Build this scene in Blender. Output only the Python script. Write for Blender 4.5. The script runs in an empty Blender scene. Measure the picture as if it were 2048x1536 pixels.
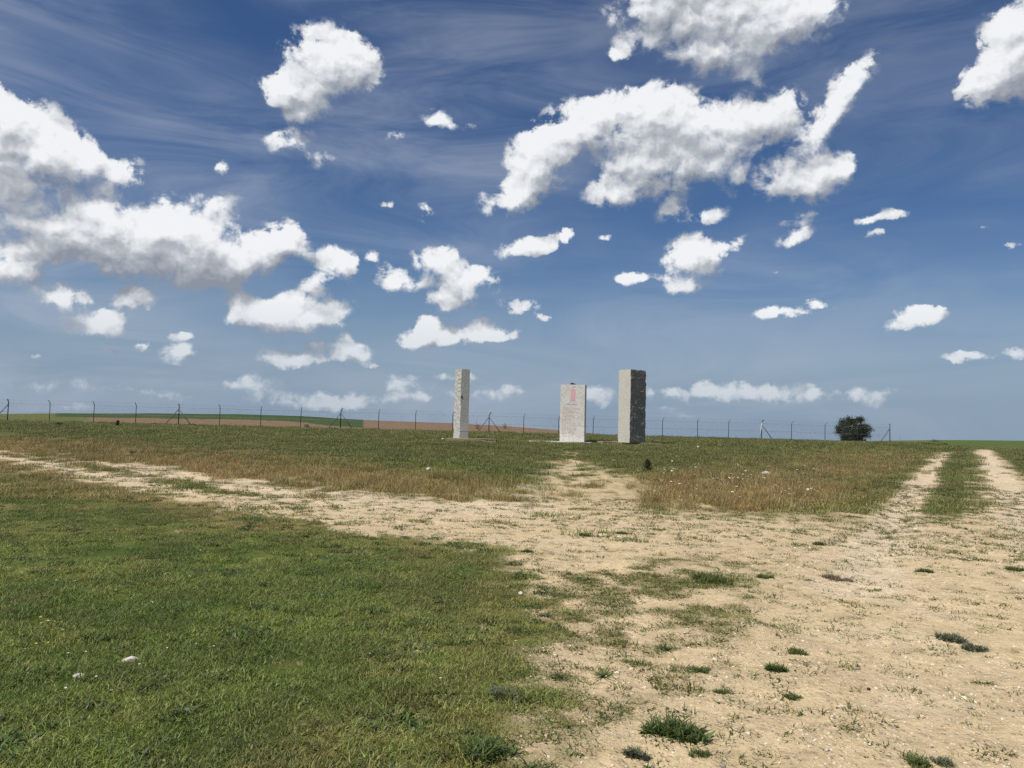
import bpy, bmesh, math, random
import numpy as np
from mathutils import Vector, Matrix, Euler
R = math.radians
rng = np.random.default_rng(7)
random.seed(7)
scn = bpy.context.scene
col = scn.collection

# ------------------------------------------------------------------ camera
PW, PH, FPX = 2048, 1536, 1538.0
CAM = np.array([0.0, 0.0, 1.6])
PITCH, ROLL = math.atan(91 / FPX), R(1.4)
cam_d = bpy.data.cameras.new('camera')
cam = bpy.data.objects.new('camera', cam_d)
col.objects.link(cam)
cam_m = Matrix.Rotation(R(90) + PITCH, 4, 'X') @ Matrix.Rotation(ROLL, 4, 'Z')
cam.matrix_world = Matrix.Translation(Vector(CAM)) @ cam_m
cam_d.sensor_width = 36
cam_d.lens = 36 * FPX / PW
cam_d.clip_start, cam_d.clip_end = 0.05, 20000
scn.camera = cam
CR = np.array(cam_m.to_3x3())

def ray(px, py):
    d = CR @ np.array([(px - PW / 2) / FPX, -(py - PH / 2) / FPX, -1.0])
    return d / np.linalg.norm(d)

# ------------------------------------------------------------------ light, exposure
SUN_EL, SUN_AZ = R(57), math.atan2(-0.78, -0.62)      # azimuth clockwise from +Y
sun_dir = Vector((math.sin(SUN_AZ) * math.cos(SUN_EL), math.cos(SUN_AZ) * math.cos(SUN_EL), math.sin(SUN_EL)))
sd = bpy.data.lights.new('sun', 'SUN')
sd.energy, sd.angle, sd.color = 4.6, R(0.53), (1.0, 0.95, 0.87)
sun = bpy.data.objects.new('sun', sd)
sun.rotation_euler = (-sun_dir).to_track_quat('-Z', 'Y').to_euler()
sun.location = (-30, -24, 60)
col.objects.link(sun)
vs = scn.view_settings
scn.display_settings.display_device = 'sRGB'
vs.view_transform, vs.look, vs.exposure, vs.gamma = 'Standard', 'None', 0.0, 1.0
vs.use_curve_mapping = False
scn.render.engine = 'CYCLES'
cy = scn.cycles
cy.use_adaptive_sampling = True
cy.adaptive_threshold = 0.015
cy.use_denoising = False
cy.max_bounces, cy.diffuse_bounces, cy.glossy_bounces, cy.transparent_max_bounces = 5, 3, 2, 12
cy.sample_clamp_indirect = 4

# ------------------------------------------------------------------ node helper
class NT:
    def __init__(s, tree):
        s.t = tree
        tree.nodes.clear()
    def n(s, kind, ins=None, **props):
        nd = s.t.nodes.new(kind)
        for k, v in props.items():
            setattr(nd, k, v)
        for k, v in (ins or {}).items():
            sock = nd.inputs[k]
            if isinstance(v, bpy.types.NodeSocket):
                s.t.links.new(v, sock)
            else:
                sock.default_value = v
        return nd
    def m(s, op, a, b=0.0, c=0.0, clamp=False):
        nd = s.n('ShaderNodeMath', operation=op, use_clamp=clamp)
        for i, v in enumerate((a, b, c)):
            if isinstance(v, bpy.types.NodeSocket):
                s.t.links.new(v, nd.inputs[i])
            else:
                nd.inputs[i].default_value = v
        return nd.outputs[0]
    def sm(s, x, a, b, lo=0.0, hi=1.0):
        return s.n('ShaderNodeMapRange', {0: x, 1: a, 2: b, 3: lo, 4: hi}, interpolation_type='SMOOTHSTEP').outputs[0]
    def lin(s, x, a, b, lo=0.0, hi=1.0):
        return s.n('ShaderNodeMapRange', {0: x, 1: a, 2: b, 3: lo, 4: hi}).outputs[0]
    def mix(s, f, a, b, mode='MIX'):
        nd = s.n('ShaderNodeMix', data_type='RGBA', blend_type=mode)
        for i, v in ((0, f), (6, a), (7, b)):
            if isinstance(v, bpy.types.NodeSocket):
                s.t.links.new(v, nd.inputs[i])
            else:
                nd.inputs[i].default_value = v if i == 0 else (tuple(v) + (1.0,))[:4]
        return nd.outputs[2]
    def noise(s, vec, scale, detail=4, rough=0.55, dist=0.0, dim='3D'):
        return s.n('ShaderNodeTexNoise', noise_dimensions=dim, ins={'Vector': vec, 'Scale': scale, 'Detail': detail, 'Roughness': rough, 'Distortion': dist}).outputs[0]

# ------------------------------------------------------------------ world: Nishita sky with cumulus at their real bearings
world = bpy.data.worlds.new('World')
scn.world = world
world.use_nodes = True
W = NT(world.node_tree)
SKY_STRENGTH = 0.1
# cumulus puffs: bearing read from the photograph (pixel centre, radii, tilt, thickness)
PUFFS = [
 (640,110,95,85,0,1),(622,190,95,65,0,1),(700,125,75,65,0,.9),(560,175,55,45,0,.8),(600,230,55,30,0,.8),(738,160,40,35,0,.6),
 (590,283,72,36,0,.7),(632,318,55,26,0,.42),(440,330,30,18,0,.5),
 (10,265,150,110,0,1),(95,305,115,85,0,1),(165,315,65,55,0,.9),(235,348,75,50,0,.75),(40,375,160,65,0,1),(5,215,70,50,0,.9),(20,430,150,45,0,.6),
 (210,428,95,62,0,1),(110,452,120,55,0,1),(300,462,140,70,0,1.1),(400,470,120,75,0,1.1),(200,505,175,50,0,1),(400,540,160,45,0,1),(500,510,95,50,0,.9),(562,480,80,52,0,.9),(330,522,200,55,0,1),(20,505,130,36,0,.8),(415,562,95,28,0,.8),(380,395,140,30,0,.45),
 (30,552,80,36,0,.9),(130,592,78,36,0,.9),(272,597,74,30,0,.9),(195,647,98,36,0,1),(72,704,30,12,0,.8),(280,690,28,12,0,.7),(368,674,32,14,0,.8),(358,708,52,26,0,.85),(210,700,36,13,0,.5),
 (480,615,60,48,0,1),(570,625,85,50,0,1),(662,622,64,42,0,1),(585,648,120,30,0,1),
 (655,540,72,52,0,.75),(690,520,38,36,0,.8),(628,572,50,30,0,.55),(748,515,20,22,0,.5),
 (585,714,92,27,0,1),(625,690,48,18,0,.8),(703,708,54,30,0,1),(690,680,24,24,0,.8),(737,730,24,10,0,.7),
 (875,520,68,46,0,.8),(785,556,48,36,0,.9),(925,568,82,52,0,1.05),(905,604,68,28,0,1),(965,552,34,28,0,.7),(835,572,42,20,0,.45),
 (905,668,80,32,0,1),(838,675,62,34,0,1),(965,660,48,30,0,.9),(1015,668,46,16,0,.65),(850,648,30,22,0,.9),
 (1035,610,54,22,0,.62),(1085,633,36,11,0,.5),
 (1065,492,85,24,-8,.95),(1132,470,26,22,0,.8),
 (1025,392,85,50,-20,1),(1085,345,85,60,-25,1),(1075,300,85,60,-25,.9),(1155,258,115,75,-20,1),(1290,228,140,78,-8,1.05),(1290,325,140,90,0,1.05),(1230,388,80,40,0,.9),(1400,262,150,88,0,1.05),(1430,322,130,60,0,.75),(1525,232,115,72,0,1),(1592,290,95,66,0,.55),(1605,362,115,62,0,.95),(1662,335,60,55,0,.95),(1690,180,50,105,25,.85),(1640,255,45,70,25,.55),(1350,418,55,34,0,.6),(1415,432,62,26,-20,.5),(1480,360,62,40,0,.6),(1710,310,45,22,15,.45),
 (1320,15,140,75,0,1),(1450,35,190,105,0,1.1),(1562,35,150,85,0,1),(1440,100,150,66,0,1),(1495,150,62,40,0,.75),(1262,88,60,36,-20,.5),(1645,18,66,55,0,.7),(1232,112,24,20,0,.7),(1400,-60,260,110,0,1),
 (2025,100,110,115,0,1.05),(2060,50,90,100,0,1),(1970,172,92,56,0,.85),(2070,160,110,62,0,1),(2130,60,120,120,0,1),
 (1385,525,78,55,0,.9),(1422,512,58,48,0,.7),(1365,572,56,28,0,.8),(1385,488,52,36,0,.8),(1262,557,38,19,0,.85),(1312,556,36,16,0,.45),
 (1470,492,46,22,-20,.42),(1600,468,62,22,-22,.5),(1735,437,46,14,-8,.5),(1785,428,38,17,0,.52),(1755,472,28,12,0,.5),(1600,440,70,14,-10,.38),(1545,545,14,8,0,.5),(1975,455,22,9,0,.45),(2020,490,34,12,-15,.45),
 (1575,623,98,16,-5,.85),(1632,613,24,13,0,.7),(1818,637,88,26,-8,1),(1842,622,48,20,0,.8),(1925,714,66,15,-3,.75),(2020,708,60,15,-3,.7),(1810,706,30,8,0,.4),
 (880,240,46,26,15,.6),(795,272,34,15,0,.5),(940,250,26,18,0,.42),(775,410,24,14,0,.36),(850,425,26,30,0,.34),(1210,475,26,12,0,.4),
 (800,762,66,20,0,.72),(872,757,46,15,0,.6),(530,772,100,30,0,.5),(470,765,50,22,0,.45),(700,802,160,26,0,.5),(840,792,90,28,0,.55),(985,788,90,22,0,.5),(1400,784,190,24,0,.62),(1500,780,200,20,0,.5),(1640,794,260,22,0,.55),(60,768,120,24,0,.42),(200,774,80,26,0,.42),(300,790,110,20,0,.4),(560,803,210,26,0,.48),(1030,778,30,13,0,.6),(1210,803,46,22,0,.5),(1325,818,34,12,0,.45),(940,760,40,14,0,.5),(1380,828,60,10,0,.4),(140,815,180,14,0,.35),(1160,790,120,18,0,.4),
]
# grey undersides of the thicker clouds
BASES = [(30,385,170,48,0,1),(140,350,80,40,0,.5),(400,548,200,50,4,1.1),(180,508,180,34,0,.8),(560,520,70,22,0,.5),(610,215,80,40,0,.55),(1290,398,150,32,0,.55),(1450,362,130,34,0,.25),(1580,398,80,28,0,.5),(1440,125,160,42,0,.5),(1340,25,90,30,0,.35),(2030,175,130,40,0,.7),
 (580,660,120,20,0,.7),(200,662,90,16,0,.7),(130,608,70,14,0,.5),(640,572,60,20,0,.6),(910,612,70,14,0,.6),(905,690,130,14,0,.5),(600,727,90,10,0,.5),(1060,505,70,10,-8,.5),(1385,580,70,16,0,.4),(1090,400,60,26,-25,.4),(1820,652,80,9,-8,.6)]
def uv_of(px, py):
    d = ray(px, py)
    return math.atan2(d[0], d[1]), d[2] / math.hypot(d[0], d[1])
blobs, bases = [], []
for cx, cy_, rx, ry, rot, amp in PUFFS + BASES:
    u, v = uv_of(cx, cy_)
    ux, vx = uv_of(cx + 10, cy_)
    uy, vy = uv_of(cx, cy_ - 10)
    su, sv = math.hypot(ux - u, vx - v) / 10, math.hypot(uy - u, vy - v) / 10
    a = math.atan2(vx - v, ux - u) - R(rot)
    (blobs if len(blobs) < len(PUFFS) else bases).append((u, v, rx * su * 1.01, ry * sv * 1.01, a, amp))

tc = W.n('ShaderNodeTexCoord').outputs['Generated']
sep = W.n('ShaderNodeSeparateXYZ', {0: tc})
X, Y, Z = sep.outputs
hyp = W.m('SQRT', W.m('ADD', W.m('MULTIPLY', X, X), W.m('ADD', W.m('MULTIPLY', Y, Y), 1e-6)))
U = W.m('ARCTAN2', X, Y)
V = W.m('DIVIDE', Z, hyp)
UV = W.n('ShaderNodeCombineXYZ', {0: U, 1: V, 2: 0.37}).outputs[0]
skyt = W.n('ShaderNodeTexSky')
skyt.sky_type = 'NISHITA'
skyt.sun_disc = False
skyt.sun_elevation, skyt.sun_rotation = SUN_EL, SUN_AZ
skyt.altitude, skyt.air_density, skyt.dust_density, skyt.ozone_density = 400, 1.0, 0.0, 3.0
sky_raw = skyt.outputs[0]
sky_col = W.n('ShaderNodeHueSaturation', {'Hue': 0.508, 'Saturation': 1.20, 'Value': 0.70, 'Color': sky_raw}).outputs[0]
sky_col = W.mix(W.sm(V, 0.0, 0.25, 0.95, 0.0), sky_col, (2.25, 3.15, 4.35))
# thin cirrus streaks
def vmap(vec, loc=(0, 0, 0), rot=0.0, scale=(1, 1, 1), kind='POINT', T=None):
    return (T or W).n('ShaderNodeMapping', {'Vector': vec, 'Location': loc, 'Rotation': (0, 0, rot), 'Scale': scale}, vector_type=kind).outputs[0]
c1 = W.noise(vmap(UV, (3.1, 0, 0), R(9), (1.2, 5.5, 1)), 2.4, 7, 0.6, 0.7, '2D')
c2 = W.noise(vmap(UV, (7.7, 2, 0), 0, (1, 2.0, 1)), 2.2, 3, 0.5, 0.0, '2D')
cir = W.m('MULTIPLY', W.sm(c1, 0.22, 0.82), W.sm(c2, 0.24, 0.62))
cir = W.m('MULTIPLY', cir, W.lin(U, -0.6, 0.55, 0.60, 0.26))
CIR_COL = (4.6, 5.1, 6.0)
sky_cir = W.mix(cir, sky_col, CIR_COL)
# cloud detail noise (shared) ------------------------------------------------
warp = W.n('ShaderNodeTexNoise', {'Vector': UV, 'Scale': 18.0, 'Detail': 6, 'Roughness': 0.66}, noise_dimensions='2D')
wv = W.n('ShaderNodeVectorMath', {0: warp.outputs['Color'], 1: (0.5, 0.5, 0.5)}, operation='SUBTRACT').outputs[0]
UVW = W.n('ShaderNodeVectorMath', {0: wv, 1: (0.034, 0.028, 0.0), 2: UV}, operation='MULTIPLY_ADD').outputs[0]
LDIR = (-0.35, 0.93)
def detail(vec):
    a = W.noise(vec, 24.0, 10, 0.62, 0.3, '2D')
    b = W.n('ShaderNodeTexVoronoi', {'Vector': vec, 'Scale': 44.0, 'Detail': 3.0, 'Roughness': 0.55, 'Lacunarity': 2.3}, normalize=True, voronoi_dimensions='2D').outputs['Distance']
    return W.m('MULTIPLY_ADD', W.m('SUBTRACT', 0.42, b), 0.50, a)
n0 = detail(UV)
UVs = W.n('ShaderNodeVectorMath', {0: UV, 1: (LDIR[0] * 0.010, LDIR[1] * 0.010, 0)}, operation='ADD').outputs[0]
def billow(vec):
    # rounded cauliflower heads: light side up, crease between heads
    a = W.noise(vec, 24.0, 3, 0.5, 0.2, '2D')
    b = W.n('ShaderNodeTexVoronoi', {'Vector': vec, 'Scale': 30.0, 'Detail': 2.0, 'Roughness': 0.5, 'Lacunarity': 2.4, 'Smoothness': 0.35}, feature='SMOOTH_F1', normalize=True, voronoi_dimensions='2D').outputs['Distance']
    return W.m('MULTIPLY_ADD', b, -0.75, a)
nL0 = W.noise(UV, 9.0, 2, 0.5, 0.0, '2D')
UVu = W.n('ShaderNodeVectorMath', {0: UVW, 1: (LDIR[0] * 0.032, LDIR[1] * 0.032, 0)}, operation='ADD').outputs[0]
wv2 = W.n('ShaderNodeVectorMath', {0: wv, 1: (0.016, 0.016, 0.0)}, operation='MULTIPLY').outputs[0]
pa = W.n('ShaderNodeVectorMath', {0: UV, 1: wv2}, operation='ADD').outputs[0]
pb = W.n('ShaderNodeVectorMath', {0: UVs, 1: wv2}, operation='ADD').outputs[0]
relief = W.m('SUBTRACT', billow(pa), billow(pb))

def field(T, bl, vec):
    q = None
    for u, v, ru, rv, a, amp in bl:
        mp = vmap(vec, (u, v, 0.37), a, (ru, rv, 1.0), 'TEXTURE', T)
        g = T.n('ShaderNodeTexGradient', {'Vector': mp}, gradient_type='SPHERICAL').outputs['Fac']
        one = T.m('MULTIPLY_ADD', g, -min(amp, 1.1) * 0.80, 1.0)
        q = one if q is None else T.m('MULTIPLY', q, one)
    return T.m('SUBTRACT', 1.0, q)

def leaf(bl, bs):
    if not bl:
        return W.n('ShaderNodeBackground', {'Color': sky_cir, 'Strength': SKY_STRENGTH}).outputs[0]
    gt = bpy.data.node_groups.new('cloud_cell', 'ShaderNodeTree')
    for nm, ty in (('P', 'NodeSocketVector'), ('PU', 'NodeSocketVector'), ('N0', 'NodeSocketFloat'), ('REL', 'NodeSocketFloat'), ('NL', 'NodeSocketFloat'), ('V', 'NodeSocketFloat'), ('Sky', 'NodeSocketColor')):
        gt.interface.new_socket(nm, in_out='INPUT', socket_type=ty)
    gt.interface.new_socket('Color', in_out='OUTPUT', socket_type='NodeSocketColor')
    T = NT(gt)
    gi = T.n('NodeGroupInput').outputs
    B0, B1 = field(T, bl, gi['P']), field(T, bl, gi['PU'])
    F = T.m('MULTIPLY_ADD', T.m('SUBTRACT', gi['N0'], 0.5), 1.5, B0)
    alpha = T.m('MULTIPLY', T.sm(B0, 0.01, 0.24), T.lin(gi['V'], 0.03, 0.16, 0.42, 1.0))
    dB = T.m('SUBTRACT', B0, B1)
    hi = T.m('ADD', T.lin(gi['NL'], 0.36, 0.64, 0.0, 0.22), T.m('ADD', T.lin(dB, -0.15, 0.2, 0.66, 0.36), T.lin(gi['V'], 0.03, 0.13, 0.22, 0.0)))
    alpha = T.m('MULTIPLY', T.sm(F, 0.17, hi), alpha)
    L = T.m('MULTIPLY_ADD', T.m('SUBTRACT', B0, B1), 1.15, 0.62)
    L = T.m('MULTIPLY_ADD', gi['REL'], 1.12, L)
    if bs:
        L = T.m('MULTIPLY_ADD', field(T, bs, gi['P']), -0.50, L)
    # thick middles shade themselves a little, thin rims stay bright
    L = T.m('MULTIPLY_ADD', T.sm(F, 0.45, 1.25), -0.08, L)
    L = T.m('MULTIPLY_ADD', T.m('SUBTRACT', gi['NL'], 0.5), 0.35, L, clamp=True)
    cc = T.n('ShaderNodeValToRGB', {0: L})
    cr = cc.color_ramp
    cr.elements[0].position, cr.elements[0].color = 0.08, (.27, .30, .355, 1)
    cr.elements[1].position, cr.elements[1].color = 1.0, (.88, .90, .92, 1)
    e = cr.elements.new(0.52); e.color = (.47, .50, .545, 1)
    e = cr.elements.new(0.74); e.color = (.69, .715, .75, 1)
    cl = T.n('ShaderNodeVectorMath', {0: cc.outputs[0], 1: (1 / SKY_STRENGTH,) * 3}, operation='MULTIPLY').outputs[0]
    T.n('NodeGroupOutput', {'Color': T.mix(alpha, gi['Sky'], cl)})
    g = W.n('ShaderNodeGroup', node_tree=gt)
    for k, v in (('P', UVW), ('PU', UVu), ('N0', n0), ('REL', relief), ('NL', nL0), ('V', V), ('Sky', sky_cir)):
        W.t.links.new(v, g.inputs[k])
    return W.n('ShaderNodeBackground', {'Color': g.outputs[0], 'Strength': SKY_STRENGTH}).outputs[0]

def tree(bl, bs, u0, u1, v0, v1, depth):
    m = 0.045
    def near(b):
        big = max(b[2], b[3]); vv = b[3] if abs(b[4]) < .2 else big
        return b[0] + big + m > u0 and b[0] - big - m < u1 and b[1] + vv + m > v0 and b[1] - vv - m < v1
    bl, bs = [b for b in bl if near(b)], [b for b in bs if near(b)]
    if len(bl) <= 7 or depth == 0:
        return leaf(bl, bs)
    ms = W.n('ShaderNodeMixShader')
    if (u1 - u0) > (v1 - v0) * 1.2:
        md = (u0 + u1) / 2
        W.t.links.new(W.m('GREATER_THAN', U, md), ms.inputs[0])
        A, B = tree(bl, bs, u0, md, v0, v1, depth - 1), tree(bl, bs, md, u1, v0, v1, depth - 1)
    else:
        md = (v0 + v1) / 2
        W.t.links.new(W.m('GREATER_THAN', V, md), ms.inputs[0])
        A, B = tree(bl, bs, u0, u1, v0, md, depth - 1), tree(bl, bs, u0, u1, md, v1, depth - 1)
    W.t.links.new(A, ms.inputs[1]); W.t.links.new(B, ms.inputs[2])
    return ms.outputs[0]

inside = tree(blobs, bases, -0.80, 0.80, -0.05, 0.72, 5)
# the same kind of broken cumulus goes on over the rest of the sky
pl = W.n('ShaderNodeVectorMath', {0: tc, 'Scale': W.m('DIVIDE', 1.0, W.m('MAXIMUM', Z, 0.06))}, operation='SCALE').outputs[0]
g0 = W.noise(pl, 0.9, 8, 0.58, 0.2)
ga = W.m('MULTIPLY', W.sm(g0, 0.555, 0.64), W.sm(Z, 0.0, 0.08))
gcol = W.mix(W.sm(g0, 0.60, 0.78), (8.3, 8.5, 8.8), (4.4, 4.7, 5.2))
outside = W.n('ShaderNodeBackground', {'Color': W.mix(ga, sky_cir, gcol), 'Strength': SKY_STRENGTH}).outputs[0]
inw = W.m('MULTIPLY', W.m('LESS_THAN', W.m('ABSOLUTE', U), 0.80), W.m('LESS_THAN', V, 0.72))
top = W.n('ShaderNodeMixShader', {0: inw, 1: outside, 2: inside})
W.n('ShaderNodeOutputWorld', {'Surface': top.outputs[0]})
world.cycles.sampling_method = 'MANUAL'
world.cycles.sample_map_resolution = 512
#@@GROUND
# ------------------------------------------------------------------ generic helpers
def tag(o, label=None, cat=None, group=None, kind=None):
    for k, v in (('label', label), ('category', cat), ('group', group), ('kind', kind)):
        if v:
            o[k] = v
    return o
def empty(name, loc, rz=0.0):
    o = bpy.data.objects.new(name, None)
    o.location = loc; o.rotation_euler = (0, 0, rz); o.empty_display_size = 0.2
    col.objects.link(o)
    return o
def link(name, me, mat=None, parent=None, loc=None):
    o = bpy.data.objects.new(name, me)
    col.objects.link(o)
    if mat and not me.materials:
        me.materials.append(mat)
    if parent:
        o.parent = parent
    if loc is not None:
        o.location = loc
    return o
def mesh_np(name, V_, F_, smooth=False):
    """V_ (n,3); F_ list of index arrays or an (m,k) array"""
    me = bpy.data.meshes.new(name)
    V_ = np.asarray(V_, np.float32)
    F_ = np.asarray(F_, np.int32)
    n, k = F_.shape
    me.vertices.add(len(V_)); me.vertices.foreach_set('co', V_.ravel())
    me.loops.add(n * k); me.loops.foreach_set('vertex_index', F_.ravel())
    me.polygons.add(n); me.polygons.foreach_set('loop_start', np.arange(0, n * k, k, dtype=np.int32))
    me.polygons.foreach_set('use_smooth', np.full(n, smooth))
    me.update(calc_edges=True)
    return me
def bm_mesh(name, bm, smooth=False):
    me = bpy.data.meshes.new(name)
    bm.to_mesh(me); bm.free()
    if smooth:
        me.polygons.foreach_set('use_smooth', np.full(len(me.polygons), True))
    return me
def add_box(bm, c, s, rz=0.0):
    bmesh.ops.create_cube(bm, size=1, matrix=Matrix.Translation(c) @ Matrix.Rotation(rz, 4, 'Z') @ Matrix.Diagonal((*s, 1)))
def add_tube(bm, pts, rad, n=8, cap=True):
    pts = [Vector(p) for p in pts]
    rads = rad if isinstance(rad, (list, tuple)) else [rad] * len(pts)
    rings = []
    for i, p in enumerate(pts):
        t = (pts[min(i + 1, len(pts) - 1)] - pts[max(i - 1, 0)]).normalized()
        a = t.cross(Vector((0, 0, 1)) if abs(t.z) < 0.9 else Vector((1, 0, 0))).normalized()
        b = t.cross(a)
        rings.append([bm.verts.new(p + rads[i] * (a * math.cos(2 * math.pi * k / n) + b * math.sin(2 * math.pi * k / n))) for k in range(n)])
    for r0, r1 in zip(rings, rings[1:]):
        for k in range(n):
            bm.faces.new((r0[k], r0[(k + 1) % n], r1[(k + 1) % n], r1[k]))
    if cap:
        bm.faces.new(rings[0][::-1]); bm.faces.new(rings[-1])

# lattice value noise, fbm, 0..1
_perm = rng.random((256, 256))
def vnoise(x, y):
    xi, yi = np.floor(x).astype(int), np.floor(y).astype(int)
    fx, fy = x - xi, y - yi
    fx, fy = fx * fx * (3 - 2 * fx), fy * fy * (3 - 2 * fy)
    g = lambda a, b: _perm[a & 255, b & 255]
    return (g(xi, yi) * (1 - fx) + g(xi + 1, yi) * fx) * (1 - fy) + (g(xi, yi + 1) * (1 - fx) + g(xi + 1, yi + 1) * fx) * fy
def fbm(x, y, scale, octv=4, ox=0.0):
    x, y = np.asarray(x, float) * scale + 31.7 + ox, np.asarray(y, float) * scale + 77.1 + ox * 1.7
    s, a, t = 0, 1.0, 0
    for i in range(octv):
        s = s + a * vnoise(x * (1 + .03 * i) + 13.3 * i, y * (1 + .02 * i) + 5.1 * i); t += a; a *= .55; x = x * 2.03; y = y * 2.03
    return s / t
def sst(x, a, b):
    t = np.clip((np.asarray(x, float) - a) / (b - a), 0, 1)
    return t * t * (3 - 2 * t)
def seg_dist(x, y, pts):
    d = np.full(np.shape(x), 1e9)
    for (ax, ay), (bx, by) in zip(pts, pts[1:]):
        vx, vy = bx - ax, by - ay
        t = np.clip(((x - ax) * vx + (y - ay) * vy) / (vx * vx + vy * vy + 1e-12), 0, 1)
        d = np.minimum(d, np.hypot(x - ax - t * vx, y - ay - t * vy))
    return d
def sdf(x, y, poly):
    """signed distance, positive inside"""
    pts = list(poly) + [poly[0]]
    d = seg_dist(x, y, pts)
    ins = np.zeros(np.shape(x), bool)
    for (ax, ay), (bx, by) in zip(pts, pts[1:]):
        c = (ay > y) != (by > y)
        ins ^= c & (x < (bx - ax) * (y - ay) / (by - ay + 1e-12) + ax)
    return np.where(ins, d, -d)

# ------------------------------------------------------------------ terrain height
def base_z(x, y):
    yy = np.asarray(y, float)
    return np.interp(yy, [0, 14, 20, 26, 35, 44, 60, 78, 95, 130], [0, 0, .07, .20, .42, .63, .88, 1.02, 1.05, 1.05])
def at_flat(px, py):
    d = ray(px, py)
    rr = np.geomspace(2.0, 400, 6000)
    p = CAM[:, None] + d[:, None] * (rr / math.hypot(d[0], d[1]))[None]
    k = np.argmax(p[2] < base_z(p[0], p[1]))
    return float(p[0, k]), float(p[1, k])
# foot of the low bank that carries the stones (traced on the photograph, dropped on the ground)
PLATEAU = [at_flat(*p) for p in ((0, 905), (270, 934), (500, 968), (760, 992), (950, 1004), (1100, 1006), (1250, 1008), (1330, 1014), (1480, 1024), (1600, 1002), (1700, 966), (1780, 934), (1840, 910))]
PLATEAU = [(-160, 55), (-60, 44)] + PLATEAU + [(60, 90), (120, 150), (-160, 150)]
EX = [-2500, -400, 0, 150, 300, 480, 600, 700, 900, 1000, 1110, 1250, 1400, 1640, 1840, 2048, 2500, 4500]
EV = [4, 4, 5, 9, 13, 16, 15, 12, 9, 6.5, 1, -9, -9, -9, -1, 2.0, 2, 2]
_th = [math.atan2(*ray(px, 859 + .0244 * (px - 1024))[:2]) for px in EX[1:-1]]
TH = [-2.2] + _th + [2.2]
def hz(x, y):
    x, y = np.asarray(x, float), np.asarray(y, float)
    r = np.hypot(x, y)
    s = sdf(x, y, PLATEAU)
    rampx = np.exp(-((x - 1.6) / 2.6) ** 2)
    near = base_z(x, y)
    b1, b2 = sst(s, 0, 6.5), sst(s, 0, 24)
    near = near + (0.40 - .10 * sst(y, 45, 70) - .22 * sst(y, 60, 85)) * (b1 * (1 - rampx) + b2 * rampx) * sst(r, 6, 12)
    near = near + .10 * np.exp(-((x - 6.2) / 3.0) ** 2 - ((y - 22) / 3.2) ** 2)
    near = near - .12 * sst(x, 22, 45) * sst(s, 0, 20)
    near = near + (fbm(x, y, .45, 3) - .5) * .10 * sst(s, .5, 5) + (fbm(x, y, 1.6, 3, 9) - .5) * .05 + (fbm(x, y, 6.0, 2, 15) - .5) * .014 * (r < 30)
    e = np.interp(np.arctan2(x, y), TH, EV)
    zc = 1.6 + e / FPX * 380
    far = 1.05 + (zc - 1.05) * sst(r, 95, 390) - .012 * np.clip(r - 385, 0, None) + (fbm(x, y, .03, 3) - .5) * .5 * sst(r, 110, 200)
    k = sst(r, 92, 125)
    z = near * (1 - k) + far * k
    for rt in RUTS:
        dd = seg_dist(x, y, rt)
        z = z - .045 * np.exp(-(dd / .35) ** 2) * (r < 70)
    return z
RUTS = []
RUT_PX = [((1903, 892), (1880, 915), (1845, 960), (1800, 1012), (1755, 1085), (1715, 1180)), ((1958, 892), (1975, 918), (2005, 962), (2055, 1030), (2150, 1120), (2300, 1250))]
def at(px, py):
    d = ray(px, py)
    rr = np.geomspace(2.0, 500, 2500)
    p = CAM[:, None] + d[:, None] * (rr / math.hypot(d[0], d[1]))[None]
    k = int(np.argmax(p[2] < hz(p[0], p[1])))
    a, b = p[:, max(k - 1, 0)], p[:, k]
    q = np.linspace(0, 1, 60)
    pp = a[:, None] + (b - a)[:, None] * q[None]
    j = int(np.argmax(pp[2] < hz(pp[0], pp[1])))
    return float(pp[0, j]), float(pp[1, j])
RUTS = [[at(*p) for p in rp] for rp in RUT_PX]
def gz(x, y):
    return float(hz(np.array([x]), np.array([y]))[0])

# ------------------------------------------------------------------ ground zones (plan)
LAWN = [at(*p) for p in ((0, 920), (130, 952), (300, 988), (520, 1028), (700, 1064), (850, 1084), (1000, 1102), (1050, 1120), (1075, 1200), (1115, 1270), (1130, 1330), (1090, 1400), (1060, 1470), (1060, 1536))]
LAWN = [(-160, 40), (-60, 30)] + LAWN + [(0.0, -2.0), (0.0, -60), (-160, -60)]
TUFTS = [at(*p) for p in ((1050, 1110), (1250, 1120), (1480, 1120), (1500, 1190), (1450, 1300), (1420, 1400), (1400, 1536))]
TUFTS = TUFTS + [(1.2, -2), (-.5, -2)] + [at(1040, 1500), at(1060, 1300)]
PATH = [at(*p) for p in ((1170, 1010), (1160, 965), (1145, 930), (1135, 905))]
MOSS = [at(*p) for p in ((1560, 1030), (1640, 1045), (1720, 1060))]
LEFT_STRIP = [at(*p) for p in ((-40, 905), (120, 922), (300, 955), (480, 990), (640, 1012))]
RVERGE = [at(*p) for p in ((2048, 905), (2035, 935), (2120, 990), (2300, 1040))] + [(80, 10), (200, 60), (120, 120)]

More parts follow.
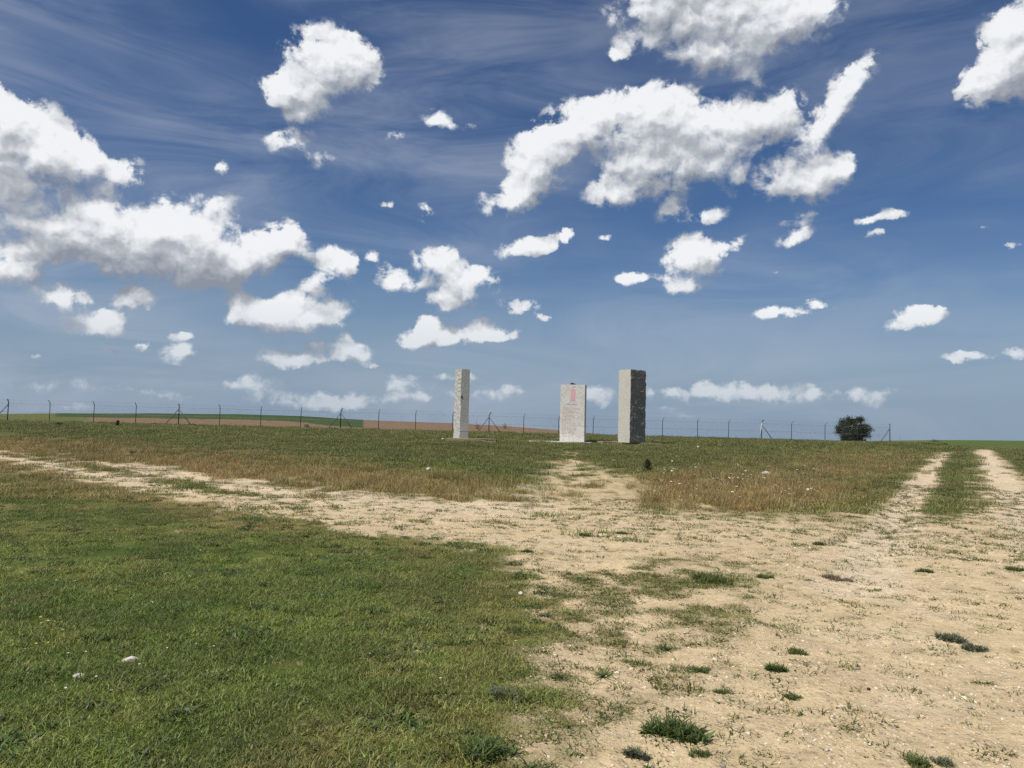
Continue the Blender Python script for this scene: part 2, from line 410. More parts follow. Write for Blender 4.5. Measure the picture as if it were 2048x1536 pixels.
DIRT = np.array([.575, .445, .262]); PALE = np.array([.69, .57, .41])
GREEN = np.array([.140, .176, .036]); DGREEN = np.array([.074, .110, .020]); OLIVE = np.array([.118, .130, .040])
DRY = np.array([.235, .165, .064]); STRAW = np.array([.33, .25, .112])
def zones(x, y):
    """returns cover 0..1 (plants), dryness 0..1, rut paleness, fields code"""
    r = np.hypot(x, y); th = np.arctan2(x, y)
    n1, n2, n3 = fbm(x, y, .35, 4, 3), fbm(x, y, 1.3, 4, 21), fbm(x, y, 4.0, 3, 40)
    sL, sP = sdf(x, y, LAWN), sdf(x, y, PLATEAU)
    sT = sdf(x, y, TUFTS)
    lawn = sst(sL + (n2 - .5) * 1.3 + (n3 - .5) * .7, -.25, .35)
    lawn = lawn * (1 - .85 * sst(n3 * .7 + n2 * .35, .70, .78) * sst(sL, 3.5, .6)) * (1 - .7 * sst(n3 * .8 + n1 * .4, .84, .90))
    plat = sst(sP - .9 * sst(x, 0, -6) + (n2 - .5) * 3.0 + (n3 - .5) * 2.2, -1.7, 1.1)
    dP = seg_dist(x, y, PATH)
    pw = np.interp(y, [16, 20, 30, 45], [3.6, 1.8, .9, .6])
    path = sst(dP / pw + (n2 - .5) * 1.6 + (n3 - .5) * 1.2, 1.4, .3)
    plat = plat * (1 - .80 * path * sst(n3 + n2 * .5, .40 + .25 * sst(y, 20, 36), .80 + .20 * sst(y, 20, 36)) * 1.25)
    d1, d2 = seg_dist(x, y, RUTS[0]), seg_dist(x, y, RUTS[1])
    rut = np.maximum(sst(d1 + (n2 - .5) * .8, .62, .22), sst(d2 + (n2 - .5) * .9, .85, .35))
    # strip between the wheel ruts, verges of the right-hand track
    far_t = sst(y + (n2 - .5) * 8, 13, 21)
    between = sst(np.maximum(d1, d2), 3.4, 2.6) * sst(np.minimum(d1, d2) + (n3 - .5) * .5, .25, .55)
    strip = between * far_t * sst(n2 * .8 + n3 * .9, .50 + .34 * sst(y, 30, 14), .86 + .34 * sst(y, 30, 14))
    verge = (sP < 1) * (x > 3) * (d1 < d2) * sst(d1 + (n3 - .5) * .5, .25, .6) * sst(y, 13.5, 18) * sst(n2 + n3 * .6, .44 - .22 * sst(y, 16, 26), .80 - .22 * sst(y, 16, 26))
    rv = sst(sdf(x, y, RVERGE) + (n2 - .5) * 2, -.4, .6)
    rv = np.maximum(rv, (d2 < d1) * (x > 6) * sst(d2, .55, 1.1) * sst(y, 12, 18) * sst(n2 + n3 * .6, .62 - .3 * sst(y, 18, 40), .95 - .3 * sst(y, 18, 40)) * (np.maximum(d1, d2) > 3.0))
    lstrip = sst(seg_dist(x, y, LEFT_STRIP) + (n2 - .5) * 1.0, .6, .25) * sst(n2 + n3 * .5, .58, .86) * (x < -4)
    moss = sst(seg_dist(x, y, MOSS), 1.6, .3) * sst(n3 + n2 * .4, .72, .9)
    tuft = sst(sT + (n2 - .5) * 1.6, -.7, .9) * sst(n3 * .9 + n2 * .45, .56, .72) * .95
    spec = sst(n3 * .9 + n1 * .4, .78, .95) * .7
    cover = np.clip(np.maximum.reduce([lawn, plat, strip * (1 - rut), verge * (1 - rut * .8), rv, lstrip, moss, tuft, spec * (r < 60)]), 0, 1)
    bank = sst(sP, -2.2, .2) * sst(sP + (n1 - .5) * 5, 6.5, 2.0) * sst(y, 60, 40)
    mound = np.exp(-((x - 6.0) / 4.0) ** 2 - ((y - 19.5) / 3.4) ** 2)
    dry = np.clip(bank * (.62 + .9 * (n1 - .45)) * np.where(x < 0, 1.15, .75) + .75 * mound + .40 * sst(sL, 2.2, .2) * lawn * (.4 + n2) + .16 * sst(n1, .5, .75) * (r > 12) + lawn * sst(y, 9, 17) * (.15 + .55 * sst(n2, .35, .65)) + lawn * .20 * sst(n3 * .5 + n1 * .6, .55, .72) + .20 * (1 - lawn) * tuft * n2, 0, 1)
    return cover, dry, rut, dict(n1=n1, n2=n2, n3=n3, sL=sL, sP=sP, r=r, th=th, lawn=lawn, path=path, tuft=tuft, sT=sT, hard=np.maximum.reduce([lawn, plat, strip * (1 - rut), verge * (1 - rut * .8), rv, lstrip * .6]))

# ------------------------------------------------------------------ terrain mesh, split by what grows or lies on it
ang = np.concatenate([np.arange(-180, -44, 3.0), np.arange(-44, 44.01, .19), np.arange(47, 180, 3.0)])
rad = np.concatenate([[.3, .8, 1.3], np.exp(np.arange(math.log(1.8), math.log(130), .0145)), np.exp(np.arange(math.log(130), math.log(5200), .035))])
A, Q = np.meshgrid(np.radians(ang), rad)
GX, GY = (Q * np.sin(A)).ravel(), (Q * np.cos(A)).ravel()
GZ = hz(GX, GY)
cover, dry, rut, zi = zones(GX, GY)
n1, n2, n3 = zi['n1'], zi['n2'], zi['n3']
pxx = np.interp(zi['th'], TH[1:-1], EX[1:-1])            # bearing, as photograph column
r = zi['r']
dirt = DIRT[None] * (.86 + .3 * n1[:, None]) + (PALE - DIRT)[None] * (np.clip(rut * .5 + sst(n2, .5, .8) * .25 + (GX < 1) * sst(-zi['sP'], 4, .3) * .55 * (zi['lawn'] < .5), 0, 1))[:, None]
gm = np.clip(sst(n2, .3, .7), 0, 1)[:, None]
green = DGREEN * (1 - gm) + GREEN * gm
green = green * (1 - sst(r, 14, 30)[:, None]) + (OLIVE * (.8 + .4 * n1[:, None])) * sst(r, 14, 30)[:, None]
dmix = np.clip(dry, 0, 1)[:, None]
dryc = DRY * (1 - n2[:, None]) + STRAW * n2[:, None]
veg = green * (1 - dmix) + dryc * dmix
soilveg = veg * .80
hard = zi['hard']
soil_w = np.clip(cover - hard, 0, 1) * .55
litter = sst(sdf(GX, GY, TUFTS), -1.2, .8) * .45 * sst(n2, .35, .65)
dirt = dirt * (1 - litter[:, None]) + np.array([.33, .235, .135]) * litter[:, None]
C = dirt * (1 - cover[:, None]) + soilveg * hard[:, None] + (dirt * .62 + soilveg * .38) * (cover - np.minimum(hard, cover))[:, None]
# fields beyond the fence
FZ0 = 81.0
fence_y = FZ0 + .12 * GX
beyond = GY > fence_y + 3
crop = beyond & (r > 205 + 12 * (n1 - .5) - sst(pxx, 560, 720) * 60) & (pxx < 725) & (pxx > 90)
rough = beyond & ((r < 215) & (pxx < 190 - (r - 90) * .15 + 60 * (n1 - .5)) | (pxx < 110))
crop_r = beyond & (pxx > 1870 + 40 * (n1 - .5)) & (r > 104 + 10 * (n2 - .5))
plow = beyond & ~crop & ~rough & ((pxx < 1300) & (pxx > -2500)) & (r < 1200)
plow |= beyond & (pxx > 1690) & (pxx < 1842) & (r < 118) & (r > 88)
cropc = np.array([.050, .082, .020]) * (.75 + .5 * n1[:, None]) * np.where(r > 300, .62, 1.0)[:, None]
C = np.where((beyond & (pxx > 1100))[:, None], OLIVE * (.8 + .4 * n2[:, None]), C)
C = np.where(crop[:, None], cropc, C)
C = np.where(plow[:, None], np.array([.205, .135, .080]) * (.8 + .4 * n2[:, None]), C)
C = np.where(rough[:, None], OLIVE * (.7 + .6 * n2[:, None]), C)
C = np.where(crop_r[:, None], np.array([.085, .125, .028]) * (.8 + .4 * n1[:, None]), C)
code = np.zeros(len(GX), int)
code[(cover < .42) & ~beyond & (r < 140)] = 1
cover = np.where(beyond, 1.0, cover)
code[plow] = 2
code[crop | crop_r] = 3
na, nr = len(ang), len(rad)
I = np.arange(na * nr).reshape(nr, na)
J = np.roll(I, -1, axis=1)
quads = np.stack([I[:-1], J[:-1], J[1:], I[1:]], -1).reshape(-1, 4)
fc = code[quads]
fcode = np.where((fc == 1).sum(1) >= 2, 1, np.where((fc == 2).sum(1) >= 2, 2, np.where((fc == 3).sum(1) >= 2, 3, 0)))

def ground_mat():
    m = bpy.data.materials.new('ground_surface'); m.use_nodes = True
    T = NT(m.node_tree)
    P = T.n('ShaderNodeNewGeometry').outputs['Position']
    a = T.n('ShaderNodeAttribute', attribute_name='col').outputs['Color']
    cv = T.n('ShaderNodeAttribute', attribute_name='cover').outputs['Fac']
    bare = T.m('SUBTRACT', 1.0, cv, clamp=True)
    nb, nf = T.noise(P, 2.2, 6, .62), T.noise(P, 38.0, 4, .65)
    nm = T.noise(P, 9.0, 5, .65)
    vor = T.n('ShaderNodeTexVoronoi', {'Vector': P, 'Scale': 30.0, 'Randomness': 1.0})
    vor2 = T.n('ShaderNodeTexVoronoi', {'Vector': P, 'Scale': 85.0, 'Randomness': 1.0})
    peb = T.m('MULTIPLY', T.sm(vor.outputs['Distance'], 0.40, 0.22), T.sm(T.n('ShaderNodeSeparateColor', {0: vor.outputs['Color']}).outputs[0], 0.66, 0.72))
    grit = T.m('MULTIPLY', T.sm(vor2.outputs['Distance'], 0.5, 0.25), T.n('ShaderNodeSeparateColor', {0: vor2.outputs['Color']}).outputs[1])
    k = T.m('MULTIPLY', T.lin(nb, .25, .75, .80, 1.16), T.lin(nf, .2, .8, .78, 1.22))
    k = T.m('MULTIPLY', k, T.lin(nm, .25, .75, .82, 1.16))
    c = T.mix(1.0, a, T.n('ShaderNodeCombineColor', {0: k, 1: k, 2: k}).outputs[0], 'MULTIPLY')
    pv = T.n('ShaderNodeSeparateColor', {0: vor.outputs['Color']}).outputs[2]
    pcol = T.mix(pv, (.33, .25, .18), (.78, .70, .57))
    c = T.mix(T.m('MULTIPLY', T.m('MULTIPLY', peb, bare), .7), c, pcol)
    c = T.mix(T.m('MULTIPLY', T.m('MULTIPLY', grit, bare), .34), c, (.74, .64, .48))
    fl = T.noise(P, 16.0, 5, .72)
    c = T.mix(T.m('MULTIPLY', T.m('MULTIPLY', T.sm(fl, .53, .66), bare), .55), c, (.26, .19, .115))
    fl2 = T.noise(P, 5.5, 6, .7)
    c = T.mix(T.m('MULTIPLY', T.m('MULTIPLY', T.sm(fl2, .52, .72), bare), .42), c, (.33, .24, .14))
    h = T.m('ADD', T.m('MULTIPLY', nm, .045), T.m('ADD', T.m('MULTIPLY', peb, .012), T.m('ADD', T.m('MULTIPLY', grit, .003), T.m('MULTIPLY', nf, .008))))
    b = T.n('ShaderNodeBump', {'Height': h, 'Strength': 0.85, 'Distance': 1.0})
    p = T.n('ShaderNodeBsdfPrincipled', {'Base Color': c, 'Roughness': .95, 'Specular IOR Level': .12, 'Normal': b.outputs[0]})
    T.n('ShaderNodeOutputMaterial', {'Surface': p.outputs[0]})
    return m
GM = ground_mat()
VV = np.stack([GX, GY, GZ], 1)
for k, nm in ((0, 'meadow_ground'), (1, 'dirt_track'), (2, 'plowed_field'), (3, 'crop_field')):
    q = quads[fcode == k]
    u, inv = np.unique(q, return_inverse=True)
    me = mesh_np(nm, VV[u], inv.reshape(q.shape)[:, ::-1], True)
    at_ = me.attributes.new('col', 'FLOAT_COLOR', 'POINT')
    at_.data.foreach_set('color', np.concatenate([C[u], np.ones((len(u), 1))], 1).astype(np.float32).ravel())
    ac = me.attributes.new('cover', 'FLOAT', 'POINT')
    ac.data.foreach_set('value', cover[u].astype(np.float32))
    tag(link(nm, me, GM), kind='structure')
#@@OBJECTS
# ------------------------------------------------------------------ materials
def simple_mat(name, c0, c1=None, scale=12.0, rough=.85, spec=.2, bump=0.0, detail=5):
    m = bpy.data.materials.new(name); m.use_nodes = True
    T = NT(m.node_tree)
    O = T.n('ShaderNodeTexCoord').outputs['Object']
    n = T.noise(O, scale, detail, .6)
    c = T.mix(T.lin(n, .3, .7), c0, c1 or tuple(v * .75 for v in c0))
    p = T.n('ShaderNodeBsdfPrincipled', {'Base Color': c, 'Roughness': rough, 'Specular IOR Level': spec})
    if bump:
        T.t.links.new(T.n('ShaderNodeBump', {'Height': n, 'Strength': .8, 'Distance': bump}).outputs[0], p.inputs['Normal'])
    T.n('ShaderNodeOutputMaterial', {'Surface': p.outputs[0]})
    return m
def granite(name, base, dark, warm=(.42, .38, .30), vein=0.0):
    m = bpy.data.materials.new(name); m.use_nodes = True
    T = NT(m.node_tree)
    O = T.n('ShaderNodeTexCoord').outputs['Object']
    g = T.noise(O, 22, 3, .6); l = T.noise(O, 1.6, 5, .6); md = T.noise(O, 9, 5, .65)
    c = T.mix(T.lin(g, .22, .60), dark, base)
    c = T.mix(T.m('MULTIPLY', T.sm(l, .45, .75), .45), c, warm)
    c = T.mix(T.m('MULTIPLY', T.sm(md, .52, .68), .35), c, tuple(v * .55 for v in base))
    if vein:
        sw = T.noise(O, 2.3, 6, .62, 2.2)
        c = T.mix(T.m('MULTIPLY', T.sm(sw, .48, .60), vein), c, tuple(v * .62 for v in base))
    h = T.m('ADD', T.m('MULTIPLY', g, .4), md)
    b = T.n('ShaderNodeBump', {'Height': h, 'Strength': .55, 'Distance': .012})
    p = T.n('ShaderNodeBsdfPrincipled', {'Base Color': c, 'Roughness': .88, 'Specular IOR Level': .25, 'Normal': b.outputs[0]})
    T.n('ShaderNodeOutputMaterial', {'Surface': p.outputs[0]})
    return m
def leaf_mat(name, inst=True, c=(.08, .11, .03), trans=.3):
    """leaf colour x a per-blade value stored on the blade"""
    m = bpy.data.materials.new(name); m.use_nodes = True
    T = NT(m.node_tree)
    if inst:
        base = T.n('ShaderNodeAttribute', attribute_name='icol', attribute_type='INSTANCER').outputs['Color']
    else:
        base = T.n('ShaderNodeRGB').outputs[0]; base.default_value = (*c, 1)
    bc = T.n('ShaderNodeAttribute', attribute_name='bc').outputs['Fac']
    k = T.lin(bc, 0, 1, .38, 1.72)
    cc = T.mix(1.0, base, T.n('ShaderNodeCombineColor', {0: k, 1: k, 2: k}).outputs[0], 'MULTIPLY')
    cc = T.mix(T.m('MULTIPLY', T.sm(bc, .945, .965), .8), cc, (.30, .25, .13))
    d = T.n('ShaderNodeBsdfPrincipled', {'Base Color': cc, 'Roughness': .5, 'Specular IOR Level': .4})
    t = T.n('ShaderNodeBsdfTranslucent', {'Color': cc})
    mx = T.n('ShaderNodeMixShader', {0: trans, 1: d.outputs[0], 2: t.outputs[0]})
    T.n('ShaderNodeOutputMaterial', {'Surface': mx.outputs[0]})
    return m
M_PAINT = simple_mat('red_lettering', (.60, .40, .38), (.68, .54, .51), 12)
M_PINK = simple_mat('pink_paint', (.72, .40, .43), (.66, .35, .38), 6)
M_GREYCUT = simple_mat('weathered_carving', (.30, .30, .28), (.36, .35, .33), 20)
M_STEEL = simple_mat('galvanised_steel', (.24, .25, .26), (.17, .175, .18), 8, .55, .4)
M_STEEL2 = simple_mat('dark_steel', (.11, .115, .12), (.07, .075, .08), 8, .55, .4)
M_WHITE = simple_mat('white_tape', (.78, .78, .76), (.66, .66, .64), 20)
M_CONC = simple_mat('stained_concrete', (.30, .245, .17), (.20, .165, .105), 5, .95, .1, .01)
M_CONCW = simple_mat('pale_concrete', (.62, .60, .55), (.48, .46, .42), 5, .95, .1, .01)
M_ROCK = simple_mat('limestone', (.66, .62, .54), (.44, .40, .33), 9, .95, .1, .01)
M_TAN = simple_mat('tan_limestone', (.66, .57, .43), (.46, .37, .25), 14, .95, .1, .01)
M_ROCKG = simple_mat('grey_stone', (.36, .31, .25), (.24, .205, .165), 9, .95, .1, .01)
M_RED = simple_mat('dark_red_stone', (.14, .035, .03), (.06, .02, .02), 14, .8)
M_BARK = simple_mat('bark', (.10, .08, .055), (.06, .05, .035), 20, .95)
M_STALK = simple_mat('dry_stalk', (.34, .28, .19), (.22, .18, .12), 20, .95)
M_BLADE = leaf_mat('grass_blade')
G_COL = granite('granite_column', (.60, .57, .50), (.36, .345, .30))
G_COLR = granite('granite_column_grey', (.56, .55, .50), (.31, .30, .28), (.42, .40, .34))
G_SLAB = granite('granite_slab', (.68, .665, .61), (.53, .52, .475), (.58, .56, .50), .50)
G_SHADE = granite('granite_shaded_face', (.27, .26, .235), (.12, .115, .105), (.20, .19, .17))  # same granite, with the shade of the sunless rough face put into its colour

# ------------------------------------------------------------------ standing stones
def stone_mesh(name, w, d, h, rough, amp, step=.035, seed=0, second=None):
    Vs, Fs, off = [], [], 0
    mi = []
    def nz(u, v, k):
        u, v = u + 17 * k + seed, v + 9 * k
        a = fbm(u, v, 4.5, 3, k)
        b = 1 - np.abs(2 * fbm(u * .9, v * 1.4, 3.2, 3, k + 3) - 1)
        return (a - .5) * .9 + (b - .75) * .8
    faces = {'-y': (0, 2), '+y': (0, 2), '-x': (1, 2), '+x': (1, 2), '+z': (0, 1)}
    ext = (w / 2, d / 2, h)
    for f, (a, b) in faces.items():
        lo = [-ext[0], -ext[1], 0]; hi = [ext[0], ext[1], h]
        na_, nb_ = max(2, int((hi[a] - lo[a]) / step)) + 1, max(2, int((hi[b] - lo[b]) / step)) + 1
        ga, gb = np.meshgrid(np.linspace(lo[a], hi[a], na_), np.linspace(lo[b], hi[b], nb_))
        P = np.zeros((ga.size, 3)); P[:, a] = ga.ravel(); P[:, b] = gb.ravel()
        c = 'xyz'.index(f[1]); P[:, c] = hi[c] if f[0] == '+' else lo[c]
        idx = np.arange(ga.size).reshape(ga.shape)
        q = np.stack([idx[:-1, :-1], idx[:-1, 1:], idx[1:, 1:], idx[1:, :-1]], -1).reshape(-1, 4)
        flip = (f in ('+y', '-x'))
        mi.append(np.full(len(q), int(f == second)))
        Fs.append((q[:, ::-1] if flip else q) + off); Vs.append(P); off += len(P)
    P = np.concatenate(Vs); D = np.zeros_like(P)
    for k, f in enumerate(('-y', '+y', '-x', '+x', '+z')):
        c = 'xyz'.index(f[1]); pl_ = (ext[c] if f[0] == '+' else (-ext[c] if c < 2 else 0))
        on = np.abs(P[:, c] - pl_) < 1e-6
        o = [i for i in range(3) if i != c]
        am = amp if f in rough else amp * .06
        D[on, c] += (1 if f[0] == '+' else -1) * am * nz(P[on, o[0]], P[on, o[1]], k)
    D[P[:, 2] < 1e-6, 2] = 0
    me = mesh_np(name, P + D, np.concatenate(Fs), False)
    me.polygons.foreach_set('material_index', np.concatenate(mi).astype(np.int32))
    return me
def rotv(x, y, a):
    return x * math.cos(a) - y * math.sin(a), x * math.sin(a) + y * math.cos(a)
def place_stone(name, label, px, py, wpx, dpx, hpx, rz, corner, rough, amp, mat, seed):
    x, y = at(px, py + 4)
    D = y
    w = wpx / FPX * D / math.cos(abs(rz)); d = dpx / FPX * D / math.sin(abs(rz)); h = hpx / FPX * D
    ox, oy = rotv(corner * w / 2, -d / 2, rz)
    cx, cy2 = x - ox, y - oy
    z = gz(x, y) + .10
    e = empty(name, (cx, cy2, z), rz)
    tag(e, label, 'standing stone', 'granite standing stones of the monument')
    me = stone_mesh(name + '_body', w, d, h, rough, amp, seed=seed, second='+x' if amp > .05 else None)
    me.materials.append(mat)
    me.materials.append(G_SHADE)
    link('stone_body', me, None, e)
    return e, w, d, h
sL_, wl, dl, hl = place_stone('standing_stone', 'tall grey granite pillar standing left of the inscribed slab', 919, 877, 16.5, 15, 139, R(24), -1, ('-x', '+y', '+x'), .045, G_COLR, 3)
sR_, wr, dr, hr = place_stone('standing_stone', 'thick granite pillar with rough shade-darkened right face, right of the inscribed slab', 1259, 886, 19.5, 36, 147, R(-53), 1, ('+x', '-x', '+y'), .075, G_COL, 11)
sC_, wc, dc, hc = place_stone('standing_stone', 'pale granite slab with red inscription and pink painted panel', 1168, 882, 48, 5, 115, R(-15), 1, ('+y',), .04, G_SLAB, 23)
sL_['group'] = sR_['group'] = sC_['group'] = 'granite standing stones of the monument'
# details on the left pillar: pale rubbed patch and a dark chip
def panel(name, parent, x0, x1, z0, z1, yf, mat, t=.006, arch=False):
    bm = bmesh.new()
    if arch:
        pts = [(x0, z0), (x1, z0), (x1, z1 - (x1 - x0) * .28)]
        for k in range(1, 9):
            a = k / 9 * math.pi
            pts.append(((x0 + x1) / 2 + math.cos(a) * (x1 - x0) / 2, z1 - (x1 - x0) * .28 + math.sin(a) * (x1 - x0) * .28))
        pts.append((x0, z1 - (x1 - x0) * .28))
    else:
        pts = [(x0, z0), (x1, z0), (x1, z1), (x0, z1)]
    a = [bm.verts.new((x, yf - t, z)) for x, z in pts]; b = [bm.verts.new((x, yf + .02, z)) for x, z in pts]
    bm.faces.new(a)
    for i in range(len(a)):
        j = (i + 1) % len(a)
        bm.faces.new((a[j], a[i], b[i], b[j]))
    bmesh.ops.recalc_face_normals(bm, faces=bm.faces)
    return link(name, bm_mesh(name, bm), mat, parent)
o = panel('rubbed_patch', sL_, -wl * .42, wl * .46, hl * .105, hl * .165, -dl / 2, simple_mat('rubbed_granite', (.60, .59, .56), (.48, .47, .44), 25))
o['label'] = 'pale scrubbed rectangle low on the pillar'
bm = bmesh.new()
bmesh.ops.create_icosphere(bm, subdivisions=2, radius=1, matrix=Matrix.Translation((-wl * .36, -dl / 2, hl * .595)) @ Matrix.Diagonal((wl * .11, .02, .085, 1)))
o = link('dark_chip', bm_mesh('chip', bm), simple_mat('dark_chip', (.06, .055, .05), (.10, .09, .08), 20), sL_); o['label'] = 'small dark chipped spot halfway up the pillar'
# inscription on the slab
panel('painted_panel', sC_, wc * (-.5 + .425), wc * (-.5 + .605), hc * .715, hc * .93, -dc / 2, M_PINK, .007, True)['label'] = 'faded pink arched panel near the top of the slab'
LINES = [(710, 440, 745), (738, 440, 775), (765, 440, 690), (792, 440, 725), (818, 440, 640), (845, 440, 660), (873, 440, 680), (902, 440, 740), (928, 440, 610), (955, 440, 665), (985, 430, 680), (1012, 430, 680), (1042, 430, 750), (1070, 430, 715), (1098, 430, 705), (1125, 430, 720), (1150, 430, 720), (1180, 430, 680), (1205, 430, 785), (1240, 700, 790)]
lr = random.Random(4)
def text_row(name, z, x0, x1, hgt, mat, thin=.0035):
    """a worn row of engraved letter strokes, grouped in words"""
    bm = bmesh.new(); x = x0; left = lr.randint(3, 8)
    while x < x1:
        if left == 0:
            left = lr.randint(2, 8); x += hgt * .55; continue
        lw = hgt * lr.uniform(.42, .62); hh = hgt * lr.choice((.66, .66, .7, 1.0))
        k = lr.randint(0, 3)
        st = hgt * .17
        if k != 1: add_box(bm, (x + st / 2, -dc / 2 - thin / 2 - .001, z + hh / 2), (st, thin, hh))
        if k != 2: add_box(bm, (x + lw - st, -dc / 2 - thin / 2 - .0012, z + hh / 2), (st, thin, hh))
        add_box(bm, (x + lw / 2, -dc / 2 - thin / 2 - .0016, z + (hh - st / 2 if k < 2 else st / 2)), (lw * .8, thin, st))
        x += lw + hgt * .14; left -= 1
    return tag(link(name, bm_mesh(name, bm), mat, sC_), kind='stuff')
for yy, a, b in LINES:
    u0, u1 = (a - 400) / 462 - .5, (b - 400) / 462 - .5
    text_row('inscription_line', hc * (1365 - yy - 9) / 1107, wc * u0, wc * u1, .062, M_PAINT)
text_row('carved_heading', hc * (1365 - 650) / 1107, wc * -.26, wc * .20, .07, M_GREYCUT)
text_row('carved_crest', hc * (1365 - 312) / 1107, wc * -.02, wc * .11, .08, M_GREYCUT)
# low plinths
def plinth(label, px0, px1, py, depth, hgt, mat, rz=0.0):
    x0, y0 = at(px0, py); x1, y1 = at(px1, py)
    ym = (y0 + y1) / 2
    zt = max(gz(x0, ym), gz(x1, ym), gz((x0 + x1) / 2, ym), gz((x0 + x1) / 2, ym + depth)) + hgt
    bm = bmesh.new(); add_box(bm, (0, depth / 2, -.25), (x1 - x0, depth, .5 ), 0)
    bmesh.ops.subdivide_edges(bm, edges=bm.edges, cuts=5, use_grid_fill=True)
    for v in bm.verts:
        v.co += Vector((random.uniform(-1, 1), random.uniform(-1, 1), random.uniform(-1, .4))) * .018
    e = link('concrete_plinth', bm_mesh('plinth', bm), mat, None, ((x0 + x1) / 2, ym, zt))
    tag(e, label, 'plinth', 'concrete plinths under the standing stones')
    return zt
for st, args in ((sL_, ('brown stained concrete plinth under the left granite pillar', 888, 992, 884, 2.2, .09, M_CONC)),
                 (sC_, ('pale concrete plinth under the inscribed slab', 1060, 1182, 885.5, 2.0, .05, M_CONCW)),
                 (sR_, ('low concrete plinth under the thick right-hand pillar', 1208, 1322, 889.5, 2.6, .05, M_CONC))):
    st.location.z = plinth(*args) - .015
def rock_mesh(name, sx, sy, sz, seed, sub=3):
    bm = bmesh.new(); bmesh.ops.create_icosphere(bm, subdivisions=sub, radius=1)
    rr = np.random.default_rng(seed); off = rr.random(3) * 50
    pl_ = [(Vector(rr.normal(size=3)).normalized(), rr.uniform(.55, .9)) for _ in range(9)]
    for v in bm.verts:
        p = v.co.copy()
        for n, d in pl_:
            k = p.dot(n) - d
            if k > 0: p -= n * k * .85
        q = p * (1 + .16 * (float(fbm(np.array([p.x * 1.3 + p.z + off[0]]), np.array([p.y * 1.3 - p.z + off[1]]), 1.6, 3)[0]) - .5) * 2)
        v.co = Vector((q.x * sx, q.y * sy, q.z * sz))
    return bm_mesh(name, bm)
for k, (dx, s, lab) in enumerate(((-.16, .10, 'larger dark red stone lying on top of the inscribed slab'), (.0, .055, 'small dark red pebble lying on top of the inscribed slab'))):
    ox, oy = rotv(dx + .08, -.08, R(-15))
    e = link('loose_stone', rock_mesh('loose_stone', s * 1.5, s, s * .75, 60 + k, 2), M_RED, None, (sC_.location.x + ox, sC_.location.y + oy, sC_.location.z + hc + s * .55))
    tag(e, lab, 'stone')

# ------------------------------------------------------------------ chain-link fence
def fence_pt(px):
    d = ray(px, 859 + .0244 * (px - 1024))
    t = d[0] / d[1]
    y = FZ0 / (1 - .12 * t)
    return t * y, y
POSTS = [(-160, ''), (-72, ''), (15, 'L'), (99, ''), (187, ''), (271, ''), (357, 'LR'), (439, ''), (521, ''), (601, ''), (681, 'LR'), (757, ''), (831, ''), (905, ''), (978, 'LR'), (1047, ''), (1117, ''), (1186, ''), (1255, ''), (1325, ''), (1395, ''), (1457, ''), (1523, 'R'), (1583, ''), (1650, ''), (1715, ''), (1780, 'E')]
fx0, fy0 = fence_pt(887)
fence = empty('chain_link_fence', (fx0, fy0, gz(fx0, fy0)))
tag(fence, 'long grey chain-link fence with cranked posts behind the standing stones', 'fence')
FO = Vector(fence.location)
def mesh_wire_mat():
    m = bpy.data.materials.new('chain_link'); m.use_nodes = True
    T = NT(m.node_tree)
    P = T.n('ShaderNodeSeparateXYZ', {0: T.n('ShaderNodeTexCoord').outputs['Object']}).outputs
    def band(sock):
        f = T.m('FRACT', T.m('DIVIDE', sock, .07))
        return T.m('LESS_THAN', T.m('ABSOLUTE', T.m('SUBTRACT', f, .5)), .020)
    a = T.m('MAXIMUM', band(T.m('ADD', P[0], P[2])), band(T.m('SUBTRACT', P[0], P[2])))
    d = T.n('ShaderNodeBsdfPrincipled', {'Base Color': (.22, .23, .24, 1), 'Roughness': .5, 'Metallic': .4})
    t = T.n('ShaderNodeBsdfTransparent')
    T.n('ShaderNodeOutputMaterial', {'Surface': T.n('ShaderNodeMixShader', {0: a, 1: t.outputs[0], 2: d.outputs[0]}).outputs[0]})
    return m
M_NET = mesh_wire_mat()
bm = bmesh.new()
add_tube(bm, [(0, 0, -.3), (0, 0, 1.88), (.02, -.05, 1.97), (.10, -.26, 2.22)], .034, 8)
POST_ME = bm_mesh('post', bm, True)
bm = bmesh.new()
add_tube(bm, [(0, 0, -.3), (0, 0, 1.9), (.03, -.03, 1.98), (.18, -.22, 2.22)], .045, 8)
for z in (2.02, 2.11, 2.2): add_box(bm, (.10, -.13, z), (.14, .05, .03))
POST_BIG = bm_mesh('strain_post', bm, True)
prev = None
WT = {}
